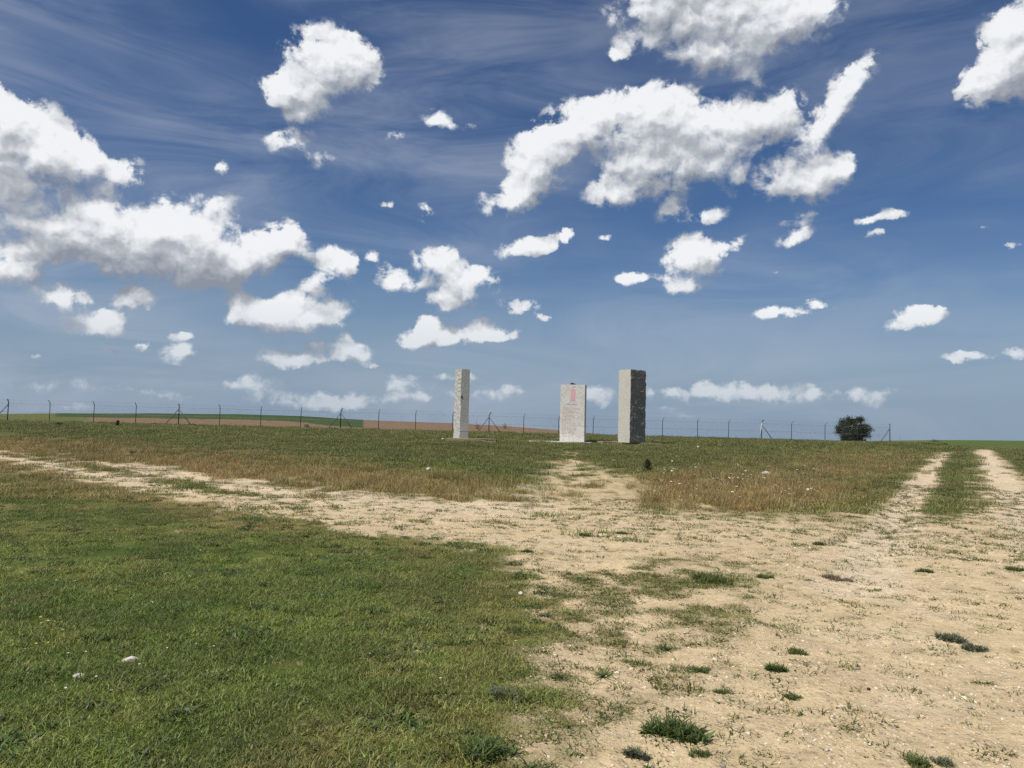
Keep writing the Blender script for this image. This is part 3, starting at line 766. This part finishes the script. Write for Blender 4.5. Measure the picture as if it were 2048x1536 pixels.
for px, kind in POSTS:
    x, y = fence_pt(px); z = gz(x, y)
    p = Vector((x, y, z)) - FO
    po = link('post', POST_BIG if kind else POST_ME, M_STEEL2 if kind else M_STEEL, fence, p)
    po.rotation_euler = (random.uniform(-.012, .012), random.uniform(-.012, .012), math.pi * .62 if kind == 'E' else (-.5 if px < 500 else .15))
    for side in kind:
        s = {'L': -1, 'R': 1, 'E': -1}[side]
        bm = bmesh.new()
        xb, yb = x + s * 1.38, y + .12 * s * 1.38
        add_tube(bm, [(0, -.04, 1.72), (s * 1.38, .12 * s * 1.38 - .04, gz(xb, yb) - z - .1)], .038, 6)
        b = link('brace', bm_mesh('brace', bm, True), M_STEEL2, po)
        b.rotation_euler = (0, 0, -po.rotation_euler.z)
    if px == 1523:
        bm = bmesh.new()
        add_tube(bm, [(0, -.06, 1.9), (-.08, -.08, 1.1), (-.26, -.1, .0)], [.03, .035, .03], 6)
        b = link('tape_strip', bm_mesh('tape', bm, True), M_WHITE, po); b['label'] = 'white tape hanging along the corner post'
        b.rotation_euler = (0, 0, -po.rotation_euler.z)
    if prev is not None:
        q = prev; dv = p - q; L = math.hypot(dv.x, dv.y)
        sag = .03
        me = mesh_np('mesh_panel', [(0, 0, .04), (L, 0, .04 + dv.z), (L, 0, 1.84 + dv.z), (L / 2, 0, 1.84 - sag + dv.z / 2), (0, 0, 1.84), (L / 2, 0, .02 + dv.z / 2)], [(0, 5, 3, 4), (5, 1, 2, 3)])
        b = link('mesh_panel', me, M_NET, fence, q); b.rotation_euler = (0, 0, math.atan2(dv.y, dv.x))
        bm = bmesh.new()
        for hgt in (.15, 1.0, 1.85):
            add_tube(bm, [(0, 0, hgt), (L / 2, 0, hgt - sag + dv.z / 2), (L, 0, hgt + dv.z)], .010, 4, False)
        for dy, hgt in ((-.10, 2.02), (-.17, 2.11), (-.24, 2.2)):
            add_tube(bm, [(.0, dy, hgt), (L / 2, dy, hgt - .03 + dv.z / 2), (L, dy, hgt + dv.z)], .004, 3, False)
        b = link('line_wires', bm_mesh('line_wires', bm), M_STEEL, fence, q); b.rotation_euler = (0, 0, math.atan2(dv.y, dv.x))
    prev = p

# ------------------------------------------------------------------ plants: blade meshes
def blades(n, Rr, h0, h1, w0, w1, seed, lean=.5, flat=0, clump=0):
    """n curved tapering blades in a disc -> verts, tris, per-vertex value"""
    g = np.random.default_rng(seed)
    a = g.random(n) * 2 * np.pi; rr = Rr * np.sqrt(g.random(n))
    if clump:
        cxs, cys = np.clip(g.normal(0, Rr * .42, clump), -Rr * .8, Rr * .8), np.clip(g.normal(0, Rr * .36, clump), -Rr * .7, Rr * .7)
        ci = g.integers(0, clump, n)
        bx, by = cxs[ci] + g.normal(0, Rr * .16, n), cys[ci] + g.normal(0, Rr * .16, n)
    else:
        bx, by = rr * np.cos(a), rr * np.sin(a)
    h = h0 + (h1 - h0) * g.random(n) ** 1.6
    w = w0 + (w1 - w0) * g.random(n)
    la = g.random(n) * 2 * np.pi
    ln = h * lean * (.3 + 1.2 * g.random(n))
    if flat:
        k = g.random(n) < flat
        h = np.where(k, h * .45, h); w = np.where(k, w * 2.6, w); ln = np.where(k, h * 2.0, ln)
    dx, dy = np.cos(la), np.sin(la)
    wa = la + np.pi / 2 + g.normal(0, .5, n)
    sx, sy = np.cos(wa), np.sin(wa)
    P = np.zeros((n, 5, 3))
    for i, (t, ww) in enumerate(((0, 1), (0, 1), (.55, .8), (.55, .8), (1, 0))):
        sg = (-.5 if i % 2 == 0 else .5) * ww
        P[:, i, 0] = bx + dx * ln * t ** 1.7 + sx * w * sg
        P[:, i, 1] = by + dy * ln * t ** 1.7 + sy * w * sg
        P[:, i, 2] = h * (t - .18 * t * t) - .01
    b = np.arange(n)[:, None] * 5
    F = np.concatenate([b + [0, 1, 3], b + [0, 3, 2], b + [2, 3, 4]])
    v = np.repeat(g.random(n), 5)
    return P.reshape(-1, 3), F, v
def blade_mesh(name, mat, *parts):
    Vs, Fs, bs, off = [], [], [], 0
    for P, F, b in parts:
        Vs.append(P); Fs.append(F + off); bs.append(b); off += len(P)
    me = mesh_np(name, np.concatenate(Vs), np.concatenate(Fs), False)
    a = me.attributes.new('bc', 'FLOAT', 'POINT'); a.data.foreach_set('value', np.concatenate(bs).astype(np.float32))
    me.materials.append(mat)
    return me
def scatter(name, label, pts, colr, scl, protos, tilt=.06):
    """one stuff object: a point per clump, a shared blade mesh set on each by geometry nodes"""
    n = len(pts)
    me = bpy.data.meshes.new(name)
    me.vertices.add(n); me.vertices.foreach_set('co', pts.astype(np.float32).ravel())
    rot = np.stack([rng.normal(0, tilt, n), rng.normal(0, tilt, n), rng.random(n) * 6.283], 1)
    for nm, ty, key, arr in (('rot', 'FLOAT_VECTOR', 'vector', rot), ('scl', 'FLOAT', 'value', scl), ('pick', 'INT', 'value', rng.integers(0, len(protos), n)), ('icol', 'FLOAT_COLOR', 'color', np.concatenate([colr, np.ones((n, 1))], 1))):
        at_ = me.attributes.new(nm, ty, 'POINT')
        at_.data.foreach_set(key, np.ascontiguousarray(arr, dtype=np.int32 if ty == 'INT' else np.float32).ravel())
    o = link(name, me)
    ng = bpy.data.node_groups.new(name + '_scatter', 'GeometryNodeTree')
    ng.interface.new_socket('Geometry', in_out='INPUT', socket_type='NodeSocketGeometry')
    ng.interface.new_socket('Geometry', in_out='OUTPUT', socket_type='NodeSocketGeometry')
    T = NT(ng)
    gi, go = T.n('NodeGroupInput'), T.n('NodeGroupOutput')
    jn = T.n('GeometryNodeGeometryToInstance')
    for pm in reversed(protos):
        po = bpy.data.objects.new(name + '_clump', pm)
        oi = T.n('GeometryNodeObjectInfo', {'Object': po, 'As Instance': False})
        T.t.links.new(oi.outputs['Geometry'], jn.inputs[0])
    def na_(nm, ty):
        nd = T.n('GeometryNodeInputNamedAttribute', data_type=ty); nd.inputs['Name'].default_value = nm
        return nd.outputs['Attribute']
    ip = T.n('GeometryNodeInstanceOnPoints', {'Pick Instance': True})
    e2r = T.n('FunctionNodeEulerToRotation')
    T.t.links.new(na_('rot', 'FLOAT_VECTOR'), e2r.inputs[0])
    L = T.t.links
    L.new(gi.outputs[0], ip.inputs['Points']); L.new(jn.outputs[0], ip.inputs['Instance'])
    L.new(na_('pick', 'INT'), ip.inputs['Instance Index']); L.new(e2r.outputs[0], ip.inputs['Rotation'])
    L.new(na_('scl', 'FLOAT'), ip.inputs['Scale']); L.new(ip.outputs[0], go.inputs[0])
    md = o.modifiers.new('scatter', 'NODES'); md.node_group = ng
    tag(o, label, kind='stuff')
    return o
def sector(n, r0, r1, half=44):
    th = np.radians(rng.uniform(-half, half, n)); rr = np.sqrt(rng.uniform(r0 * r0, r1 * r1, n))
    return rr * np.sin(th), rr * np.cos(th)
def area(r0, r1, half=44):
    return math.radians(2 * half) / 2 * (r1 * r1 - r0 * r0)
def veg_col(x, y, dryv, z, k=1.0):
    g = sst(z['n2'], .28, .72)[:, None]
    c = DGREEN * (1 - g) + GREEN * g
    f = sst(z['r'], 14, 30)[:, None]
    c = c * (1 - f) + OLIVE * (.8 + .4 * z['n1'][:, None]) * f
    d = np.clip(dryv + rng.normal(0, .12, len(x)), 0, 1)[:, None]
    q = rng.random((len(x), 1))
    c = c * (1 - d) + (DRY * (1 - q) + STRAW * q) * d
    return c * k * rng.uniform(.8, 1.2, (len(x), 1)) * (1 + rng.normal(0, .05, (len(x), 3)))
LAWN_P = [blade_mesh('lawn_clump', M_BLADE, blades(430, .20, .018, .055, .003, .0052, 100 + i, .9, .25)) for i in range(4)]
MEAD_P = [blade_mesh('meadow_clump', M_BLADE, blades(170, .36, .05, .15, .006, .012, 120 + i, .6, .15)) for i in range(3)]
DRY_P = [blade_mesh('dry_clump', M_BLADE, blades(120, .30, .14, .36, .004, .008, 140 + i, .45)) for i in range(3)]
TUFT_P = [blade_mesh('tuft_clump', M_BLADE, blades(42, .075, .012, .05, .004, .008, 160 + i, 1.3, .35)) for i in range(5)]
def grow(spec):
    out = []
    for r0, r1, dens, fn in spec:
        n = int(area(r0, r1) * dens)
        x, y = sector(n, r0, r1)
        cv, dv, rt, z = zones(x, y)
        k = fn(cv, dv, z, x, y)
        out.append((x[k], y[k], dv[k], {q: z[q][k] for q in ('n1', 'n2', 'n3', 'r')}))
    x, y, d = (np.concatenate([o_[i] for o_ in out]) for i in range(3))
    z = {q: np.concatenate([o_[3][q] for o_ in out]) for q in ('n1', 'n2', 'n3', 'r')}
    return x, y, d, z
U_ = lambda a: rng.random(len(a))
x, y, d, z = grow([(2.4, 9, 60, lambda c, dv, z, x, y: (c * z['lawn'] > .6 * U_(c) + .15)), (9, 20, 30, lambda c, dv, z, x, y: (c * z['lawn'] > .6 * U_(c) + .15))])
scatter('lawn_grass', 'short green grass in the left foreground', np.stack([x, y, hz(x, y)], 1), veg_col(x, y, d * .7, z, 1.50), rng.uniform(.75, 1.3, len(x)) * (1 - .25 * d), LAWN_P)
HERB_P = [blade_mesh('herb_clump', M_BLADE, blades(90, .10, .012, .045, .006, .011, 400 + i, 1.3, .4)) for i in range(4)]
x, y, d, z = grow([(2.4, 9, 26, lambda c, dv, z, x, y: (z['lawn'] > .5) & (z['n2'] + .3 * z['n3'] + .25 * U_(c) > .82)), (9, 18, 12, lambda c, dv, z, x, y: (z['lawn'] > .5) & (z['n2'] + .3 * z['n3'] + .25 * U_(c) > .82))])
scatter('lawn_herbs', 'broad-leaved herbs mixed into the foreground lawn', np.stack([x, y, hz(x, y) + .015], 1), np.array([.080, .118, .030]) * rng.uniform(.7, 1.2, (len(x), 1)) * (1 + rng.normal(0, .12, (len(x), 3))), rng.uniform(.7, 1.5, len(x)), HERB_P)
x, y, d, z = grow([(17, 42, 7, lambda c, dv, z, x, y: c > .35 + .5 * U_(c)), (10, 17, 6, lambda c, dv, z, x, y: (c > .5 + .4 * U_(c)) & (z['lawn'] < .5)), (42, 80, 2.2, lambda c, dv, z, x, y: c > .35 + .5 * U_(c))])
scatter('meadow_grass', 'olive meadow grass around the stones', np.stack([x, y, hz(x, y)], 1), veg_col(x, y, d * .75, z, 1.35), rng.uniform(.6, 1.25, len(x)) * (1 + .4 * (z['r'] > 42)), MEAD_P)
x, y, d, z = grow([(13, 40, 8, lambda c, dv, z, x, y: (c > .5) & (dv > .35 + .6 * U_(c)) & (z['sP'] > -.5) & (z['sP'] < 11))])
scatter('dry_grass', 'tall straw-coloured dry grass on the bank', np.stack([x, y, hz(x, y)], 1), veg_col(x, y, np.clip(d * 1.15, 0, 1), z, 1.35), rng.uniform(.5, 1.1, len(x)), DRY_P)
x, y, d, z = grow([(2.4, 13, 34, lambda c, dv, z, x, y: (z['sT'] + 1.5 * (U_(c) - .6) > 0) & (z['n3'] + .35 * U_(c) > .60) & (z['lawn'] < .6)), (2.4, 16, 40, lambda c, dv, z, x, y: (z['sL'] > -1.6 * U_(c) ** 2) & (z['lawn'] < .7) & (z['sP'] < -1)), (2.4, 12, 210, lambda c, dv, z, x, y: (z['tuft'] > .25 + .6 * U_(c)) & (z['lawn'] < .75)), (2.4, 10, 60, lambda c, dv, z, x, y: (c > .12 + .75 * U_(c)) & (z['lawn'] < .75)), (10, 22, 26, lambda c, dv, z, x, y: (c > .12 + .75 * U_(c)) & (z['lawn'] < .75) & (z['sP'] < 1)), (22, 60, 3, lambda c, dv, z, x, y: (c > .15 + .75 * U_(c)) & (z['sP'] < .5) & (z['sL'] < .5)),
                   (2.4, 12, 40, lambda c, dv, z, x, y: (z['lawn'] < .5) & (z['sP'] < 0) & (z['n3'] * .7 + z['n2'] * .4 + .3 * U_(c) > .68)),
                   (12, 28, 50, lambda c, dv, z, x, y: (z['lawn'] < .4) & (z['sP'] < 1) & (z['n3'] * .7 + z['n2'] * .4 + .3 * U_(c) > .70 - .08 * (x > 2)))])
scatter('track_weeds', 'small weed tufts scattered on the dirt track', np.stack([x, y, hz(x, y)], 1), veg_col(x, y, np.clip(d * .4 + .55 * (rng.random(len(x)) < .22), 0, 1), z, 1.0), rng.uniform(.35, 1.35, len(x)) * (1 + .4 * (z['r'] > 12)), TUFT_P)
# weeds along the foot of the fence
n = 900
tt = rng.uniform(-70, 48, n)
x, y = tt, FZ0 + .12 * tt + rng.normal(-.4, .7, n)
scatter('fence_weeds', 'dark weeds along the foot of the fence', np.stack([x, y, hz(x, y)], 1), (DGREEN * .6 + rng.random((n, 1)) * (DRY * .35)), rng.uniform(.6, 1.9, n), [blade_mesh('fence_weed', M_BLADE, blades(120, .34, .06, .24, .01, .02, 180 + i, .6, .2)) for i in range(3)])
# gravel
def pebble_mat():
    m = bpy.data.materials.new('pebble'); m.use_nodes = True
    T = NT(m.node_tree)
    c = T.n('ShaderNodeAttribute', attribute_name='icol', attribute_type='INSTANCER').outputs['Color']
    T.n('ShaderNodeOutputMaterial', {'Surface': T.n('ShaderNodeBsdfPrincipled', {'Base Color': c, 'Roughness': .9}).outputs[0]})
    return m
M_PEB = pebble_mat()
PEB = []
for i in range(4):
    me = rock_mesh('pebble', 1, .8, .5, 300 + i, 1); me.materials.append(M_PEB); PEB.append(me)
x, y, d, z = grow([(2.4, 7, 420, lambda c, dv, z, x, y: (c < .6) & (z['lawn'] < .6)), (7, 16, 130, lambda c, dv, z, x, y: (c < .5) & (z['lawn'] < .5)), (16, 34, 22.0, lambda c, dv, z, x, y: (c < .5) & (z['lawn'] < .5))])
q = rng.random((len(x), 1)); g = rng.random((len(x), 1)) < .12
pc = np.where(g, np.array([.26, .21, .18]) + 0 * q, np.array([.50, .38, .24]) * (1 - q) + np.array([.74, .66, .52]) * q)
scatter('gravel', 'small pale stones strewn over the track', np.stack([x, y, hz(x, y) + .001], 1), pc, (.004 + .010 * rng.random(len(x)) ** 3) * np.where(z['r'] > 16, 1.6, np.where(z['r'] > 9, 1.3, 1.0)) * np.where(rng.random(len(x)) < .03, 2.2, 1), PEB, .3)
# flowers
def flower_mesh(name, petal, h):
    bm = bmesh.new()
    for k in range(6):
        a = k * math.pi / 3; pa = petal
        v = [bm.verts.new(Vector((.01, 0, h)) + Vector(p)) for p in ((0, 0, 0), (pa * math.cos(a - .4), pa * math.sin(a - .4), .004), (pa * 1.15 * math.cos(a), pa * 1.15 * math.sin(a), .006), (pa * math.cos(a + .4), pa * math.sin(a + .4), .004))]
        bm.faces.new(v)
    me = bm_mesh(name, bm); me.materials.append(M_PEB)
    return me
def flowers(name, label, px0, px1, py0, py1, n, c, petal, h):
    a, b = at(px0, py0), at(px1, py1)
    P = np.array([at(random.uniform(px0, px1), random.uniform(py0, py1)) for _ in range(n)])
    scatter(name, label, np.stack([P[:, 0], P[:, 1], hz(P[:, 0], P[:, 1])], 1), np.tile(c, (n, 1)) * rng.uniform(.8, 1.1, (n, 1)), rng.uniform(.7, 1.2, n), [flower_mesh(name + '_head', petal, h)], .2)
flowers('white_flowers', 'small white flowers on the grassy mound', 1290, 1640, 935, 1010, 110, np.array([.75, .73, .66]), .026, .24)
flowers('yellow_flowers', 'small yellow flowers in the left lawn', 60, 150, 1245, 1310, 16, np.array([.62, .52, .10]), .008, .05)
flowers('daisies', 'tiny white daisies in the lawn', 20, 1000, 1080, 1420, 40, np.array([.72, .70, .66]), .007, .05)

# ------------------------------------------------------------------ bushes, shrubs, dry plants
def leaf_cloud(n, w, dpt, h, leafsz, seed, zlo=.0, shape=None):
    g = np.random.default_rng(seed)
    nc = 90
    ca = g.random(nc) * 6.283; cz = g.random(nc)
    prof = np.interp(cz, [0, .2, .5, .8, 1], shape or [.55, .85, 1, .85, .35])
    cr_ = prof * (.25 + .70 * g.random(nc) ** .6)
    cc = np.stack([np.cos(ca) * cr_ * w / 2, np.sin(ca) * cr_ * dpt / 2, zlo + cz * (h - zlo)], 1)
    i = g.integers(0, nc, n)
    p = cc[i] + g.normal(0, 1, (n, 3)) * np.array([w, dpt, h]) * .058
    p[:, 2] = np.clip(p[:, 2], .02, None)
    d1 = g.normal(size=(n, 3)); d1 /= np.linalg.norm(d1, axis=1, keepdims=True)
    d2 = np.cross(d1, g.normal(size=(n, 3))); d2 /= np.linalg.norm(d2, axis=1, keepdims=True)
    s = leafsz * g.uniform(.6, 1.3, (n, 1))
    P = np.stack([p - d1 * s, p + d2 * s * .45, p + d1 * s, p - d2 * s * .45], 1).reshape(-1, 3)
    b = np.arange(n)[:, None] * 4
    F = np.concatenate([b + [0, 1, 2], b + [0, 2, 3]])
    return P, F, np.repeat(g.random(n) * .88, 4)
M_BUSH = leaf_mat('bush_leaf', False, (.042, .060, .022), .2)
M_SHRUB = leaf_mat('shrub_leaf', False, (.055, .062, .030), .25)
M_GSHRUB = leaf_mat('green_shrub_leaf', False, (.040, .062, .022), .2)
def bush(name, label, px, py, wpx, hpx, n, mat, leaf, cat, seed, group=None, shape=None, dscale=1.0):
    x, y = at(px, py)
    D = y; w, h = wpx / FPX * D, hpx / FPX * D
    e = empty(name, (x, y, gz(x, y) - .02))
    tag(e, label, cat, group)
    bm = bmesh.new()
    rr = random.Random(seed)
    for k in range(14):
        a = rr.uniform(0, 6.28); q = rr.uniform(.2, .5)
        add_tube(bm, [(0, 0, -.05), (math.cos(a) * w * q * .35, math.sin(a) * w * q * .35, h * .4), (math.cos(a) * w * q, math.sin(a) * w * q, h * rr.uniform(.75, 1.08))], [.03 * h / 2, .02 * h / 2, .006 * h / 2], 5)
    link('stems', bm_mesh('stems', bm), M_BARK, e)
    link('crown', blade_mesh('crown', mat, leaf_cloud(n, w, w * .9 * dscale, h, leaf, seed, .02 * h, shape)), mat, e)
    return e
bush('bush', 'dense dark green round bush in front of the fence at right', 1707, 884, 66, 47, 22000, M_BUSH, .085, 'bush', 5, None, [.62, .85, 1, .92, .55])
bush('shrub', 'small dark thorny shrub on the grass before the right-hand pillar', 1295, 944, 26, 24, 800, M_SHRUB, .026, 'shrub', 6, None, [1, .7, .5, .4, .2])
bush('shrub', 'dark little shrub just right of the middle braced fence post', 1010, 858, 11, 11, 500, M_SHRUB, .05, 'shrub', 7, 'shrubs at the fence foot')
bush('shrub', 'dark little shrub left of the middle braced fence post', 955, 858, 11, 9, 500, M_SHRUB, .05, 'shrub', 8, 'shrubs at the fence foot')
bush('shrub', 'low green mound of shrub at the fence left of the round bush', 1628, 880, 44, 9, 1200, M_GSHRUB, .05, 'shrub', 9, 'shrubs at the fence foot', [1, .9, .7, .5, .2])
bush('shrub', 'upright dark weed by the fence, right of the third post from the left', 235, 853, 8, 12, 300, M_SHRUB, .05, 'shrub', 10, 'shrubs at the fence foot')
bush('shrub', 'low dark weed by the fence right of the first full post', 118, 852, 14, 7, 300, M_GSHRUB, .05, 'shrub', 12, 'shrubs at the fence foot')
bush('shrub', 'rounded green weed by the fence left of the second braced post', 613, 856, 12, 8, 300, M_GSHRUB, .05, 'shrub', 13, 'shrubs at the fence foot')
bush('shrub', 'low dark tuft at the fence behind the bush, right edge', 1868, 884, 26, 5, 400, M_SHRUB, .05, 'shrub', 14, 'shrubs at the fence foot', [1, .9, .7, .5, .2])
def stalk(label, px, py, hpx, slant, seed, dense=8, spread=.35):
    x, y = at(px, py); D = y; h = hpx / FPX * D
    e = empty('dry_plant', (x, y, gz(x, y) - .02)); tag(e, label, 'dry plant', 'dry plants along the fence')
    rr = random.Random(seed)
    bm = bmesh.new(); add_tube(bm, [(0, 0, 0), (slant * h * .45, 0, h * .5), (slant * h, 0, h * .95)], [.016, .012, .006], 5)
    link('stem', bm_mesh('stem', bm), M_STALK, e)
    bm = bmesh.new()
    for k in range(dense * 3):
        t = rr.uniform(.3, .95); a = rr.uniform(0, 6.28); L = h * spread * rr.uniform(.5, 1.1) * (1.15 - t * .5)
        p0 = Vector((slant * h * t, 0, h * t)); p1 = p0 + Vector((math.cos(a) * L * .5, math.sin(a) * L * .5, L * .7))
        add_tube(bm, [p0, p1], [.007, .003], 3, False)
        for j in range(3):
            add_tube(bm, [p0.lerp(p1, .5 + .2 * j), p1 + Vector((rr.uniform(-1, 1), rr.uniform(-1, 1), rr.uniform(0, 1))) * L * .3], [.004, .002], 3, False)
    tag(link('twigs', bm_mesh('twigs', bm), M_STALK, e), kind='stuff')
for a in (('thin dry plant just right of the left pillar', 952, 858, 22, .05, 31, 4, .3), ('slanting bare stalk between left pillar and slab', 1016, 858, 20, .35, 32, 2, .2),
          ('dry bushy stalk leaning right, first right of the thick pillar', 1410, 869, 21, .6, 33, 9, .45), ('dry curled stalk leaning right, second right of the thick pillar', 1440, 870, 17, .55, 34, 6, .5),
          ('short bare stalk left of the taped corner post', 1475, 872, 9, .5, 35, 3, .4), ('faint dry plant right of the taped corner post', 1607, 876, 20, .3, 36, 4, .35),
          ('forked dry plant beside the fence left of the round bush', 1645, 879, 25, .0, 37, 8, .5), ('reddish dry plant touching the fence post near the bush', 1660, 879, 15, .5, 38, 8, .5),
          ('thin dry plant between bush and last fence post', 1757, 883, 18, .05, 39, 4, .3), ('thin dry stalk right of the last fence post', 1800, 884, 18, .0, 40, 3, .25)):
    stalk(*a)

# ------------------------------------------------------------------ rocks
def rock(label, px, py, wpx, hpx, mat, seed, name='rock', group=None, sink=.3):
    x, y = at(px, py + hpx * .3); D = math.hypot(x, y)
    w, h = wpx / FPX * D / 2, hpx / FPX * D / 2
    o = link(name, rock_mesh(name, w, w * .75, h, seed), mat, None, (x, y, gz(x, y) + h * (1 - sink) * .8))
    o.rotation_euler = (0, 0, (seed * 1.7) % 6.28 if wpx < 2 * hpx else ((seed * .7) % .6 - .3))
    tag(o, label, 'stone', group)
for a in (('white stone at the edge of the lawn beside the track', 1041, 1187, 13, 8, M_ROCK, 1), ('white stone lying in the middle of the foreground lawn', 836, 1305, 20, 9, M_ROCK, 2),
          ('pale flat stone half buried in the middle of the junction', 1203, 1069, 34, 7, M_TAN, 3, 'rock', None, .75), ('flat pale stone right beside the green tuft at the junction', 1245, 1073, 30, 5, M_TAN, 4, 'rock', None, .75),
          ('large grey-white stone in the grass on the right mound', 1530, 948, 24, 12, M_ROCK, 5), ('white stone on the dry bank left of the path', 857, 938, 12, 7, M_ROCK, 6),
          ('white stone at the left end of the brown plinth', 885, 879, 8, 6, M_ROCK, 7), ('small white stone in the grass right of the thick pillar', 1396, 894, 7, 4, M_ROCK, 8),
          ('small pale stone left of the dark shrub', 1229, 921, 8, 4, M_ROCK, 9), ('flat pale stone in the grass right of the dark shrub', 1354, 913, 9, 3, M_ROCK, 10),
          ('white pebble in front of the thick pillar plinth', 1272, 893, 5, 3, M_ROCK, 11), ('pale stone low in the left lawn beside bare soil', 262, 1319, 34, 9, M_ROCK, 12),
          ('whitish stone in the left lawn corner patch', 160, 1352, 26, 9, M_ROCK, 13), ('grey stone at the bottom edge of the track', 1446, 1531, 16, 9, M_ROCKG, 14),
          ('small reddish stone in the middle of the right track', 1737, 1378, 8, 6, M_RED, 15), ('flat grey stone on the right track', 1714, 1337, 14, 5, M_ROCKG, 16),
          ('white chip of stone near the bottom of the track', 1654, 1500, 9, 6, M_ROCK, 17), ('white chip of stone beside the middle weed clump', 1610, 1323, 8, 5, M_ROCK, 18),
          ('small round grey stone at the lower right of the track', 1940, 1416, 11, 6, M_ROCKG, 19), ('flat grey stone lower left on the track', 1572, 1515, 13, 5, M_ROCKG, 20)):
    rock(*a)

# ------------------------------------------------------------------ single weed clumps that can be picked out
M_W1 = leaf_mat('weed_green', False, (.140, .180, .055), .45)
M_W2 = leaf_mat('weed_grey_green', False, (.155, .170, .100), .4)
M_W4 = leaf_mat('dead_weed', False, (.20, .155, .105), .1)
M_W3 = leaf_mat('weed_dark', False, (.115, .165, .045), .45)
def weed(label, px, py, wpx, hpx, kind, mat, seed):
    x, y = at(px, py); D = math.hypot(x, y)
    w = wpx / FPX * D / 2; h = max(hpx / FPX * D * .9, .02)
    if kind == 'grass':
        pr = [blades(int(520 + 900 * min(w, .6)), w * .85, h * .35, h, .004 + .008 * w, .007 + .010 * w, seed, .7, .1, 12)]
    elif kind == 'leafy':
        pr = [blades(int(900 + 1500 * min(w, .6)), w * .85, h * .3, h * .95, .006 + .010 * w, .010 + .014 * w, seed, .9, .35, 16)]
    else:
        pr = [blades(46, w * .22, h * .5, h, w * .10, w * .18, seed, 2.6)]
    o = link('weed_clump', blade_mesh('weed_clump', mat, *pr), mat, None, (x, y, gz(x, y)))
    tag(o, label, 'weed', 'weed clumps growing on the track')
for a in (('widest long green grass tuft, at the far side of the track junction', 1418, 1163, 104, 30, 'grass', M_W1, 1), ('big leafy dark green weed clump at the bottom of the track', 1350, 1472, 126, 48, 'leafy', M_W3, 2),
          ('small green tuft right of the widest grass tuft', 1533, 1156, 40, 14, 'grass', M_W1, 3), ('round dark green weed in the middle of the track', 1553, 1340, 40, 20, 'leafy', M_W3, 4),
          ('flat green weed below the round dark one', 1586, 1395, 36, 12, 'leafy', M_W1, 5), ('loose green tuft above the round dark weed', 1592, 1305, 46, 16, 'grass', M_W1, 6),
          ('grey-green weed on the right track, left of a pair', 1900, 1280, 54, 20, 'leafy', M_W2, 7), ('grey-green weed on the right track, right of a pair', 1953, 1298, 46, 14, 'leafy', M_W2, 8),
          ('green tuft at the bottom edge of the right track', 1830, 1524, 58, 22, 'grass', M_W1, 9), ('grey tuft next to the tuft at the bottom right', 1893, 1526, 54, 18, 'grass', M_W2, 10),
          ('green tuft below the big leafy clump', 1398, 1510, 46, 18, 'grass', M_W1, 11), ('grey-green rosette left below the big leafy clump', 1272, 1512, 42, 24, 'leafy', M_W2, 12),
          ('spreading star-shaped rosette at the edge of the lawn', 1118, 1356, 46, 16, 'rosette', M_W1, 13), ('dark rosette right of the star-shaped one', 1206, 1352, 50, 20, 'rosette', M_W3, 14),
          ('pale silvery rosette at the upper lawn edge', 1090, 1232, 36, 14, 'rosette', M_W2, 15), ('silver-leaved plant in the lower lawn', 1005, 1392, 66, 26, 'leafy', M_W2, 16),
          ('broad dark leafy plant at the bottom edge of the lawn', 965, 1508, 110, 44, 'leafy', M_W3, 17), ('dark weed at the tip of the lawn by the junction', 1058, 1104, 42, 10, 'leafy', M_W3, 18),
          ('dark flat rosette in the middle of the tufted ground', 1328, 1298, 48, 14, 'rosette', M_W3, 19), ('green tuft beside the pale flat stone', 1172, 1072, 30, 12, 'grass', M_W1, 20),
          ('small dark weed right of the pale flat stone', 1241, 1067, 26, 8, 'leafy', M_W3, 21), ('dark grass tuft left of the round dark weed', 1400, 1341, 46, 16, 'grass', M_W1, 22),
          ('flat green weed at the left of the track middle', 1445, 1385, 40, 12, 'leafy', M_W1, 23), ('green tuft at the far right edge of the track', 2028, 1140, 40, 12, 'grass', M_W1, 24),
          ('dark weed on the far side of the right track', 1850, 1143, 30, 9, 'leafy', M_W3, 25), ('blue-green thistle on the dry mound', 1398, 944, 26, 11, 'leafy', M_W2, 26),
          ('grey-green plant on the dry bank at left', 268, 906, 14, 10, 'leafy', M_W2, 27), ('grey-brown dead weed lying on the track right of the grass tufts', 1665, 1158, 66, 14, 'leafy', M_W4, 29), ('dark green tuft in the moss strip at the far junction', 1638, 1090, 34, 12, 'grass', M_W1, 28)):
    weed(*a)
